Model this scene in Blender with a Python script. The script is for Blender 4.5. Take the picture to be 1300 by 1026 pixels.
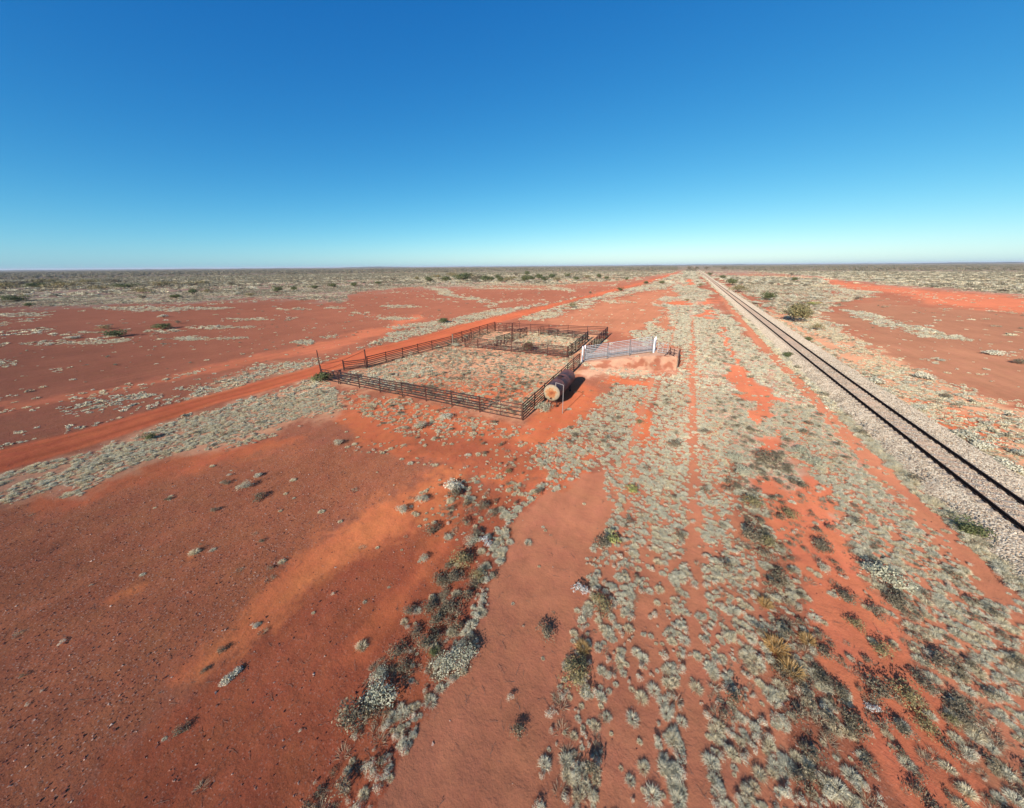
import bpy, math, random
import numpy as np
from math import radians, sin, cos, pi
from mathutils import Vector, Matrix

for o in list(bpy.data.objects): bpy.data.objects.remove(o, do_unlink=True)
SC = bpy.context.scene
COL = SC.collection
rng = np.random.default_rng(11)
random.seed(5)

# ------------------------------------------------------------------ camera, sky, sun, exposure
W, HH, CXP, CYP, FPX, H = 1300., 1026., 650., 468., 440., 12.0
ROLL = math.atan(10 / 1300.)
PITCH = math.atan((CYP - 338) / FPX)
def _rc(x, y, yaw=0.0):
    u = np.asarray(x, float) - CXP; v = np.asarray(y, float) - CYP
    u2 = u * cos(ROLL) - v * sin(ROLL); v2 = u * sin(ROLL) + v * cos(ROLL)
    y_ = FPX * cos(PITCH) - v2 * sin(PITCH)
    z_ = -FPX * sin(PITCH) - v2 * cos(PITCH)
    return np.stack([u2 * cos(yaw) - y_ * sin(yaw), u2 * sin(yaw) + y_ * cos(yaw), z_ + 0 * u2], -1)
_a = _rc(878, 336.5); YAW = math.atan2(_a[0], _a[1])
def ray(x, y): return _rc(x, y, YAW)
def G(x, y, z=0.0):
    r = ray(x, y); t = (z - H) / r[2]
    return Vector((r[0] * t, r[1] * t, z))
_o = ray(CXP, CYP); _r = ray(CXP + 1, CYP) - _o; _d = ray(CXP, CYP + 1) - _o
FW = _o / np.linalg.norm(_o); RT = _r / np.linalg.norm(_r); DN = _d / np.linalg.norm(_d)
def proj(x, y, z=0.0):
    p = np.stack([np.asarray(x, float) + 0 * np.asarray(z, float), np.asarray(y, float) + 0 * np.asarray(z, float), np.asarray(z, float) - H + 0 * np.asarray(x, float)], -1)
    d = p @ FW; dd = np.where(d > .5, d, .5)
    return CXP + FPX * (p @ RT) / dd, CYP + FPX * (p @ DN) / dd, d

cam = bpy.data.cameras.new('camera'); co = bpy.data.objects.new('camera', cam); COL.objects.link(co)
co.matrix_world = Matrix(((RT[0], -DN[0], -FW[0], 0), (RT[1], -DN[1], -FW[1], 0), (RT[2], -DN[2], -FW[2], H), (0, 0, 0, 1)))
cam.sensor_fit = 'HORIZONTAL'; cam.sensor_width = 36; cam.lens = FPX / W * 36
cam.shift_y = -(HH / 2 - CYP) / W
cam.clip_start = .1; cam.clip_end = 60000
SC.camera = co

SUN_EL, SUN_AZ = radians(24.5), radians(183)      # azimuth clockwise from +Y (the railway's direction): sun behind the camera
wd = bpy.data.worlds.new('World'); SC.world = wd; wd.use_nodes = True
nt = wd.node_tree; nt.nodes.clear()
sky = nt.nodes.new('ShaderNodeTexSky'); sky.sky_type = 'NISHITA'; sky.sun_disc = False
sky.sun_elevation = SUN_EL; sky.sun_rotation = SUN_AZ
sky.altitude = 0; sky.air_density = 0.6; sky.dust_density = 0.5; sky.ozone_density = 1.0
# one grade over the whole sky, channel by channel, gives the deep saturated desert blue
sx = nt.nodes.new('ShaderNodeSeparateColor'); cx = nt.nodes.new('ShaderNodeCombineColor'); nt.links.new(sky.outputs[0], sx.inputs[0])
BGS, EXPO = .12, .45
for i_, (g_, k_) in enumerate(((1.82, .0238), (.99, .1307), (.54, .3171))):
    q1 = nt.nodes.new('ShaderNodeMath'); q1.operation = 'POWER'; q1.inputs[1].default_value = g_
    q2 = nt.nodes.new('ShaderNodeMath'); q2.operation = 'MULTIPLY'; q2.inputs[1].default_value = k_ / (BGS * 2 ** EXPO)
    nt.links.new(sx.outputs[i_], q1.inputs[0]); nt.links.new(q1.outputs[0], q2.inputs[0]); nt.links.new(q2.outputs[0], cx.inputs[i_])
bg = nt.nodes.new('ShaderNodeBackground'); bg.inputs[1].default_value = BGS
wo = nt.nodes.new('ShaderNodeOutputWorld')
nt.links.new(cx.outputs[0], bg.inputs[0]); nt.links.new(bg.outputs[0], wo.inputs[0])
sl = bpy.data.lights.new('sun', 'SUN'); sl.energy = 4.6; sl.angle = radians(.5); sl.color = (1, .94, .86)
so = bpy.data.objects.new('sun', sl); COL.objects.link(so)
sdir = Vector((sin(SUN_AZ) * cos(SUN_EL), cos(SUN_AZ) * cos(SUN_EL), sin(SUN_EL)))
so.rotation_euler = sdir.to_track_quat('Z', 'Y').to_euler(); so.location = sdir * 60
SC.view_settings.view_transform = 'Standard'; SC.view_settings.look = 'None'
SC.view_settings.exposure = EXPO; SC.view_settings.gamma = 1.0; SC.view_settings.use_curve_mapping = False
SC.render.resolution_x = 1024; SC.render.resolution_y = 808

# ------------------------------------------------------------------ helpers
def lin(r, g, b, k=1.0):
    f = lambda c: ((c / 255 + .055) / 1.055) ** 2.4 if c > 10 else c / 255 / 12.92
    return np.array([f(r) * k, f(g) * k, f(b) * k])
class MB:
    def __init__(s): s.v = []; s.f = []; s.mi = []
    def add(s, vs, fs, m=0):
        n = len(s.v); s.v += [tuple(v) for v in vs]; s.f += [tuple(i + n for i in f) for f in fs]; s.mi += [m] * len(fs)
    def box(s, c, d, m=0, rot=None):
        vs = [Vector((sx * d[0] / 2, sy * d[1] / 2, sz * d[2] / 2)) for sx in (-1, 1) for sy in (-1, 1) for sz in (-1, 1)]
        if rot is not None: vs = [rot @ v for v in vs]
        s.add([v + Vector(c) for v in vs], [(0, 1, 3, 2), (4, 6, 7, 5), (0, 4, 5, 1), (2, 3, 7, 6), (0, 2, 6, 4), (1, 5, 7, 3)], m)
    def tube(s, a, b, r, n=6, r2=None, m=0, cap=True, flat=1.0):
        a, b = Vector(a), Vector(b); r2 = r if r2 is None else r2
        q = (b - a).to_track_quat('Z', 'Y')
        vs = []
        for P, R in ((a, r), (b, r2)):
            for i in range(n):
                t = 2 * pi * i / n; vs.append(P + q @ Vector((R * cos(t) * flat, R * sin(t), 0)))
        fs = [(i, (i + 1) % n, n + (i + 1) % n, n + i) for i in range(n)]
        if cap: fs += [tuple(range(n - 1, -1, -1)), tuple(range(n, 2 * n))]
        s.add(vs, fs, m)
    def mesh(s, name, mats, smooth=False):
        me = bpy.data.meshes.new(name); me.from_pydata(s.v, [], s.f); me.update()
        for m in (mats if isinstance(mats, (list, tuple)) else [mats]): me.materials.append(m)
        if any(s.mi): me.polygons.foreach_set('material_index', s.mi)
        if smooth: me.polygons.foreach_set('use_smooth', [True] * len(s.f))
        return me
def link(name, me, parent=None, loc=None):
    o = bpy.data.objects.new(name, me); COL.objects.link(o)
    if parent is not None: o.parent = parent
    if loc is not None: o.location = loc
    return o
def tag(o, label=None, cat=None, group=None, kind=None):
    if label: o['label'] = label
    if cat: o['category'] = cat
    if group: o['group'] = group
    if kind: o['kind'] = kind
    return o
def empty(name, loc, label, cat, group=None, rz=0):
    o = bpy.data.objects.new(name, None); COL.objects.link(o); o.location = loc; o.rotation_euler = (0, 0, rz)
    o.empty_display_size = .3
    return tag(o, label, cat, group)

# value noise in numpy
_perm = rng.permutation(4096)
def vnoise(x, y, seed=0):
    xi = np.floor(x).astype(np.int64); yi = np.floor(y).astype(np.int64); xf = x - xi; yf = y - yi
    u = xf * xf * (3 - 2 * xf); v = yf * yf * (3 - 2 * yf)
    def h(a, b): return _perm[(_perm[(a + seed * 131) & 4095] + b) & 4095] / 4095.
    return (h(xi, yi) * (1 - u) + h(xi + 1, yi) * u) * (1 - v) + (h(xi, yi + 1) * (1 - u) + h(xi + 1, yi + 1) * u) * v
def fbm(x, y, seed=0, o=4):
    t = 0; a = .5; s = 0
    for k in range(o):
        t = t + a * vnoise(x * 2 ** k + 17.3 * k, y * 2 ** k + 9.1 * k, seed + k); s += a; a *= .5
    return t / s
def mfbm(x, y, sc, seed=0, o=4):
    """noise whose grain grows with sc, blended between octaves so it never tears"""
    sc = np.broadcast_to(sc, x.shape); L = np.log2(sc); l0 = np.floor(L); t = L - l0; out = np.zeros(x.shape)
    for l in np.unique(l0):
        for e, wt in ((0, 1 - t), (1, t)):
            m = l0 == l; s_ = 2. ** (l + e); out[m] += wt[m] * fbm(x[m] / s_, y[m] / s_, seed + int(l + e) * 7 + 200, o)
    return out
def sstep(a, b, x):
    t = np.clip((x - a) / (b - a), 0, 1); return t * t * (3 - 2 * t)
def sdpoly(px, py, poly):
    """signed distance, positive inside"""
    P = np.array(poly, float); n = len(P); ins = np.zeros(px.shape, bool); d2 = np.full(px.shape, 1e18)
    for i in range(n):
        a = P[i]; b = P[(i + 1) % n]; e = b - a
        wx = px - a[0]; wy = py - a[1]; L = max(e @ e, 1e-9)
        t = np.clip((wx * e[0] + wy * e[1]) / L, 0, 1)
        d2 = np.minimum(d2, (wx - e[0] * t) ** 2 + (wy - e[1] * t) ** 2)
        c = (a[1] > py) != (b[1] > py)
        with np.errstate(divide='ignore', invalid='ignore'):
            ins ^= c & (px < (b[0] - a[0]) * (py - a[1]) / (b[1] - a[1] + 1e-12) + a[0])
    return np.where(ins, 1, -1) * np.sqrt(d2)

# ------------------------------------------------------------------ procedural materials
def newmat(name):
    m = bpy.data.materials.new(name); m.use_nodes = True; n = m.node_tree; n.nodes.clear()
    out = n.nodes.new('ShaderNodeOutputMaterial'); p = n.nodes.new('ShaderNodeBsdfPrincipled')
    n.links.new(p.outputs[0], out.inputs[0]); p.inputs['Roughness'].default_value = .9
    p.inputs['Specular IOR Level'].default_value = .15
    return m, n, p
def node(n, t, **kw):
    x = n.nodes.new(t)
    for k, v in kw.items():
        if k in x.inputs.keys(): x.inputs[k].default_value = v
        else: setattr(x, k, v)
    return x
def ramp(n, fac, stops):
    r = n.nodes.new('ShaderNodeValToRGB'); e = r.color_ramp.elements
    while len(e) < len(stops): e.new(.5)
    for i, (p, c) in enumerate(stops): e[i].position = p; e[i].color = (*c, 1) if len(c) == 3 else c
    n.links.new(fac, r.inputs[0]); return r.outputs[0]
def mixc(n, fac, a, b, mode='MIX'):
    m = n.nodes.new('ShaderNodeMix'); m.data_type = 'RGBA'; m.blend_type = mode; m.clamp_factor = True
    for s, v in ((m.inputs[0], fac), (m.inputs[6], a), (m.inputs[7], b)):
        if hasattr(v, 'default_value'): n.links.new(v, s)
        elif isinstance(v, (int, float)): s.default_value = v
        else: s.default_value = (*v, 1)
    return m.outputs[2]
def mth(n, op, a, b=0., c=None):
    m = n.nodes.new('ShaderNodeMath'); m.operation = op
    for s, v in zip(m.inputs, (a, b, c)):
        if v is None: continue
        if hasattr(v, 'default_value'): n.links.new(v, s)
        else: s.default_value = v
    return m.outputs[0]

def leafmat(name, c1, c2, c3=None, trans=.15):
    """plant colour: varies from plant to plant and from leaf to leaf"""
    m, n, p = newmat(name)
    oi = n.nodes.new('ShaderNodeObjectInfo'); at = node(n, 'ShaderNodeAttribute', attribute_name='leaf')
    base = mixc(n, oi.outputs['Random'], c1, c2)
    if c3 is not None:
        f = mth(n, 'GREATER_THAN', at.outputs['Fac'], .72); f = mth(n, 'MULTIPLY', f, .75); base = mixc(n, f, base, c3)
    v = mth(n, 'MULTIPLY_ADD', at.outputs['Fac'], .4, .8)
    hv = node(n, 'ShaderNodeHueSaturation'); n.links.new(base, hv.inputs['Color']); n.links.new(v, hv.inputs['Value'])
    n.links.new(hv.outputs[0], p.inputs['Base Color'])
    p.inputs['Roughness'].default_value = .75
    if trans:
        t = n.nodes.new('ShaderNodeBsdfTranslucent'); n.links.new(hv.outputs[0], t.inputs[0])
        mx = n.nodes.new('ShaderNodeMixShader'); mx.inputs[0].default_value = trans
        out = [x for x in n.nodes if x.type == 'OUTPUT_MATERIAL'][0]
        n.links.new(p.outputs[0], mx.inputs[1]); n.links.new(t.outputs[0], mx.inputs[2]); n.links.new(mx.outputs[0], out.inputs[0])
    return m
M = {}
M['greyg'] = leafmat('grey_green_leaf', (.70, .665, .50), (.46, .44, .325), (.70, .61, .42))
M['straw'] = leafmat('straw_blade', (.72, .64, .43), (.54, .44, .28), (.74, .66, .45))
M['dead'] = leafmat('grey_dead_grass', (.36, .29, .20), (.28, .225, .15), (.46, .37, .24))
M['gold'] = leafmat('golden_dry_blade', (.50, .29, .10), (.42, .27, .11), (.52, .38, .2))
M['darks'] = leafmat('dark_scrub_leaf', (.15, .13, .08), (.20, .165, .11), (.30, .25, .16))
M['olive'] = leafmat('olive_leaf', (.21, .185, .085), (.27, .22, .10), (.36, .29, .14))
M['paleb'] = leafmat('pale_bush_leaf', (.50, .48, .33), (.42, .42, .28), (.56, .52, .37))
M['green'] = leafmat('green_leaf', (.10, .125, .055), (.135, .15, .06), (.18, .18, .08))
M['yelg'] = leafmat('yellow_green_leaf', (.33, .34, .10), (.27, .29, .10), (.4, .38, .16))
M['farsc'] = leafmat('far_scrub_leaf', (.19, .18, .115), (.29, .25, .165), (.36, .31, .21), trans=0)
M['silver'] = leafmat('silver_leaf', (.50, .50, .46), (.46, .46, .42), (.5, .5, .45))

def rustmat(name, c1, c2, c3, sc=6., rough=.7, spec=.3, metal=0.):
    m, n, p = newmat(name)
    tc = n.nodes.new('ShaderNodeTexCoord'); ns = node(n, 'ShaderNodeTexNoise', Scale=sc, Detail=6., Roughness=.65)
    n.links.new(tc.outputs['Object'], ns.inputs['Vector'])
    c = ramp(n, ns.outputs['Fac'], [(.3, c1), (.52, c2), (.72, c3)])
    oi = n.nodes.new('ShaderNodeObjectInfo'); v = mth(n, 'MULTIPLY_ADD', oi.outputs['Random'], .3, .85)
    hv = node(n, 'ShaderNodeHueSaturation'); n.links.new(c, hv.inputs['Color']); n.links.new(v, hv.inputs['Value'])
    n.links.new(hv.outputs[0], p.inputs['Base Color']); p.inputs['Roughness'].default_value = rough
    p.inputs['Specular IOR Level'].default_value = spec; p.inputs['Metallic'].default_value = metal
    b = node(n, 'ShaderNodeBump', Strength=.3, Distance=.01); n.links.new(ns.outputs['Fac'], b.inputs['Height']); n.links.new(b.outputs[0], p.inputs['Normal'])
    return m
M['rust'] = rustmat('rusty_brown_steel', (.030, .013, .012), (.05, .019, .015), (.08, .030, .020))
M['rustred'] = rustmat('red_brown_steel', (.05, .016, .014), (.075, .022, .017), (.105, .032, .024))
M['rail'] = rustmat('rail_steel', (.016, .011, .010), (.024, .015, .013), (.036, .020, .016), 9., .8, .1)
M['galv'] = rustmat('galvanised_steel', (.27, .235, .21), (.38, .38, .38), (.48, .485, .49), 5., .5, .4)
M['galvd'] = rustmat('weathered_galvanised_steel', (.10, .10, .10), (.15, .14, .14), (.2, .18, .17), 9., .6, .3)
M['white'] = rustmat('white_painted_steel', (.55, .56, .57), (.72, .73, .74), (.78, .79, .80), 5., .6, .3)
M['wood'] = rustmat('weathered_timber', (.15, .11, .08), (.24, .185, .14), (.32, .26, .2), 12., .9, .1)
M['pipe'] = rustmat('grey_pipe', (.22, .19, .18), (.30, .26, .24), (.36, .32, .3), 9., .6, .3)

# tank shell: purple-brown rust with streaks; tank end: cream paint flaking to orange rust
m, n, p = newmat('tank_shell_rust'); M['shell'] = m
tc = n.nodes.new('ShaderNodeTexCoord'); mp = node(n, 'ShaderNodeMapping'); mp.inputs['Scale'].default_value = (1, .6, 1); n.links.new(tc.outputs['Object'], mp.inputs[0])
ns = node(n, 'ShaderNodeTexNoise', Scale=3., Detail=7., Roughness=.7); n.links.new(mp.outputs[0], ns.inputs['Vector'])
c = ramp(n, ns.outputs['Fac'], [(.3, (.09, .045, .042)), (.5, (.16, .075, .068)), (.62, (.22, .09, .065)), (.75, (.30, .13, .085))])
n.links.new(c, p.inputs['Base Color']); p.inputs['Roughness'].default_value = .6
b = node(n, 'ShaderNodeBump', Strength=.4, Distance=.01); n.links.new(ns.outputs['Fac'], b.inputs['Height']); n.links.new(b.outputs[0], p.inputs['Normal'])
m, n, p = newmat('tank_end_flaking_paint'); M['tend'] = m
tc = n.nodes.new('ShaderNodeTexCoord')
sp = n.nodes.new('ShaderNodeSeparateXYZ'); n.links.new(tc.outputs['Object'], sp.inputs[0])
ns = node(n, 'ShaderNodeTexNoise', Scale=4.5, Detail=8., Roughness=.7); n.links.new(tc.outputs['Object'], ns.inputs['Vector'])
rr = mth(n, 'SQRT', mth(n, 'ADD', mth(n, 'POWER', sp.outputs[0], 2.), mth(n, 'POWER', sp.outputs[2], 2.)))
f = mth(n, 'ADD', mth(n, 'MULTIPLY', rr, -.75), mth(n, 'ADD', ns.outputs['Fac'], .24))
c = ramp(n, f, [(.24, (.28, .235, .16)), (.34, (.38, .30, .20)), (.41, (.38, .20, .09)), (.54, (.34, .12, .05)), (.72, (.22, .07, .03))])
n.links.new(c, p.inputs['Base Color'])
b = node(n, 'ShaderNodeBump', Strength=.5, Distance=.01); n.links.new(ns.outputs['Fac'], b.inputs['Height']); n.links.new(b.outputs[0], p.inputs['Normal'])

_s1, _s2 = G(230, 860), G(560, 600); STREAK = math.atan2(_s2.x - _s1.x, _s2.y - _s1.y)     # the way the sheet wash runs
# ground: colour from the soil map carried by the mesh, broken up by procedural grain, pebbles and ripples
def groundmat(name, pebble=1.0):
    m, n, p = newmat(name)
    tc = n.nodes.new('ShaderNodeTexCoord'); P = tc.outputs['Object']
    at = node(n, 'ShaderNodeAttribute', attribute_name='soil'); gr = node(n, 'ShaderNodeAttribute', attribute_name='gravel')
    def noise(sc, det=5., rough=.6, vec=P):
        x = node(n, 'ShaderNodeTexNoise', Scale=sc, Detail=det, Roughness=rough); n.links.new(vec, x.inputs['Vector']); return x.outputs['Fac']
    big = noise(.18, 4.); mid = noise(1.6, 6., .7); fine = noise(14., 3., .7)
    c = at.outputs['Color']
    v = mth(n, 'ADD', mth(n, 'MULTIPLY_ADD', big, .50, .75), mth(n, 'MULTIPLY_ADD', mid, .44, -.22))
    v = mth(n, 'ADD', v, mth(n, 'MULTIPLY_ADD', fine, .36, -.18))
    hv = node(n, 'ShaderNodeHueSaturation'); n.links.new(c, hv.inputs['Color']); n.links.new(v, hv.inputs['Value'])
    rm = node(n, 'ShaderNodeMapping'); rm.inputs['Rotation'].default_value = (0, 0, STREAK); rm.inputs['Scale'].default_value = (1.1, .09, 1); n.links.new(P, rm.inputs[0])
    stv = noise(1., 5., .6, rm.outputs[0]); hv0 = mth(n, 'ADD', v, mth(n, 'MULTIPLY_ADD', stv, .5, -.25)); n.links.new(hv0, hv.inputs['Value'])
    hm = noise(.7, 5., .7); hn = node(n, 'ShaderNodeMapRange'); n.links.new(hm, hn.inputs[0]); hn.inputs[3].default_value = .488; hn.inputs[4].default_value = .512
    n.links.new(hn.outputs[0], hv.inputs['Hue'])
    c = hv.outputs[0]
    # pebbles: voronoi cells, a share of them pale or dark, only where the soil map is gravelly
    for sc, thr, colr, amt in ((19., .86, (.46, .32, .24), .55), (34., .74, (.36, .19, .13), .55), (15., .74, (.10, .035, .028), .55), (40., .55, (.14, .048, .034), .5)):
        vo = node(n, 'ShaderNodeTexVoronoi', Scale=sc); n.links.new(P, vo.inputs['Vector'])
        s2 = n.nodes.new('ShaderNodeSeparateColor'); n.links.new(vo.outputs['Color'], s2.inputs[0])
        pick = mth(n, 'GREATER_THAN', s2.outputs[0], thr)
        near = mth(n, 'LESS_THAN', vo.outputs['Distance'], .42)
        f = mth(n, 'MULTIPLY', mth(n, 'MULTIPLY', pick, near), mth(n, 'MULTIPLY', gr.outputs['Fac'], amt))
        c = mixc(n, f, c, colr)
    n.links.new(c, p.inputs['Base Color'])
    p.inputs['Diffuse Roughness'].default_value = 1.0; p.inputs['Roughness'].default_value = 1.0; p.inputs['Specular IOR Level'].default_value = .05
    hgt = mth(n, 'ADD', mth(n, 'MULTIPLY', mid, .10), mth(n, 'MULTIPLY', fine, .018))
    b = node(n, 'ShaderNodeBump', Strength=.6, Distance=1.); n.links.new(hgt, b.inputs['Height'])
    n.links.new(b.outputs[0], p.inputs['Normal'])
    return m
M['ground'] = groundmat('desert_soil')

m, n, p = newmat('ballast_stone_bed'); M['ballast'] = m
tc = n.nodes.new('ShaderNodeTexCoord'); vo = node(n, 'ShaderNodeTexVoronoi', Scale=13.); n.links.new(tc.outputs['Object'], vo.inputs['Vector'])
s2 = n.nodes.new('ShaderNodeSeparateColor'); n.links.new(vo.outputs['Color'], s2.inputs[0])
c = ramp(n, s2.outputs[0], [(0., (.13, .095, .07)), (.2, (.31, .25, .18)), (.6, (.48, .395, .29)), (.85, (.66, .58, .44)), (1., (.46, .30, .18))])
ns = node(n, 'ShaderNodeTexNoise', Scale=.8, Detail=4.); n.links.new(tc.outputs['Object'], ns.inputs['Vector'])
c = mixc(n, mth(n, 'MULTIPLY', ns.outputs['Fac'], .25), c, (.46, .30, .19))
sp = n.nodes.new('ShaderNodeSeparateXYZ'); n.links.new(tc.outputs['Object'], sp.inputs[0]); dd_ = mth(n, 'ABSOLUTE', mth(n, 'SUBTRACT', mth(n, 'SUBTRACT', sp.outputs[0], mth(n, 'MULTIPLY', .0002, mth(n, 'POWER', mth(n, 'MAXIMUM', mth(n, 'SUBTRACT', 60., sp.outputs[1]), 0.), 2.))), 15.05))
mr_ = node(n, 'ShaderNodeMapRange'); n.links.new(mth(n, 'ADD', dd_, mth(n, 'MULTIPLY', ns.outputs['Fac'], .5)), mr_.inputs[0]); mr_.inputs[1].default_value = .75; mr_.inputs[2].default_value = 1.5; mr_.inputs[3].default_value = .55; mr_.inputs[4].default_value = 0.
c = mixc(n, mr_.outputs[0], c, (.33, .20, .135))
n.links.new(c, p.inputs['Base Color']); p.inputs['Diffuse Roughness'].default_value = 1.
b = node(n, 'ShaderNodeBump', Strength=.9, Distance=.04, invert=True); n.links.new(vo.outputs['Distance'], b.inputs['Height']); n.links.new(b.outputs[0], p.inputs['Normal'])
def stonemat(name, stops):
    m, n, p = newmat(name); oi = n.nodes.new('ShaderNodeObjectInfo')
    c = ramp(n, oi.outputs['Random'], stops); n.links.new(c, p.inputs['Base Color']); return m
M['bstone'] = stonemat('ballast_stone', [(0., (.12, .085, .065)), (.25, (.29, .235, .17)), (.6, (.46, .385, .285)), (.85, (.70, .63, .50)), (1., (.46, .30, .17))])
M['gstone'] = stonemat('gibber_stone', [(0., (.09, .03, .025)), (.45, (.16, .06, .045)), (.8, (.26, .13, .09)), (1., (.46, .34, .27))])

# ------------------------------------------------------------------ soil map (pixel outlines turned into places on the ground)
c_gib = np.array((.300, .104, .056)); c_plain = np.array((.262, .094, .058)); c_smooth = np.array((.290, .084, .045))
c_gold = np.array((.470, .150, .068)); c_orange = np.array((.390, .112, .055)); c_bright = np.array((.430, .132, .066)); c_road = np.array((.400, .105, .052))
c_pink = np.array((.352, .140, .086)); c_tan = np.array((.440, .220, .125)); c_mound = np.array((.480, .270, .170)); c_rplain = np.array((.270, .125, .080)); c_mid = np.array((.340, .140, .085))
c_far = np.array((.27, .165, .12)); c_litter = np.array((.370, .215, .145)); c_red = c_rplain
for _c in (c_gib, c_plain, c_smooth, c_gold, c_orange, c_road, c_pink, c_mid, c_rplain): _c *= np.array((1.05, 1.0, .88))
ROAD = [(-700, 756), (-300, 662), (0, 571), (101, 546.5), (203, 518), (304, 491), (403, 463.7), (463, 443.5), (509, 433.4), (546, 424), (583, 413), (631, 402), (692, 388.5), (746, 375.5), (788, 365), (823, 356.5), (854, 347), (873, 339.5),
        (876, 339.5), (860, 347), (829, 357), (794, 366), (756, 376), (719, 384.5), (692, 394), (650, 405), (627, 411), (600, 421), (560, 434), (500, 449), (455, 462), (403, 476), (338, 496), (281, 511), (189, 541.5), (101, 570.5), (0, 600), (-300, 710), (-700, 850)]
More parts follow.
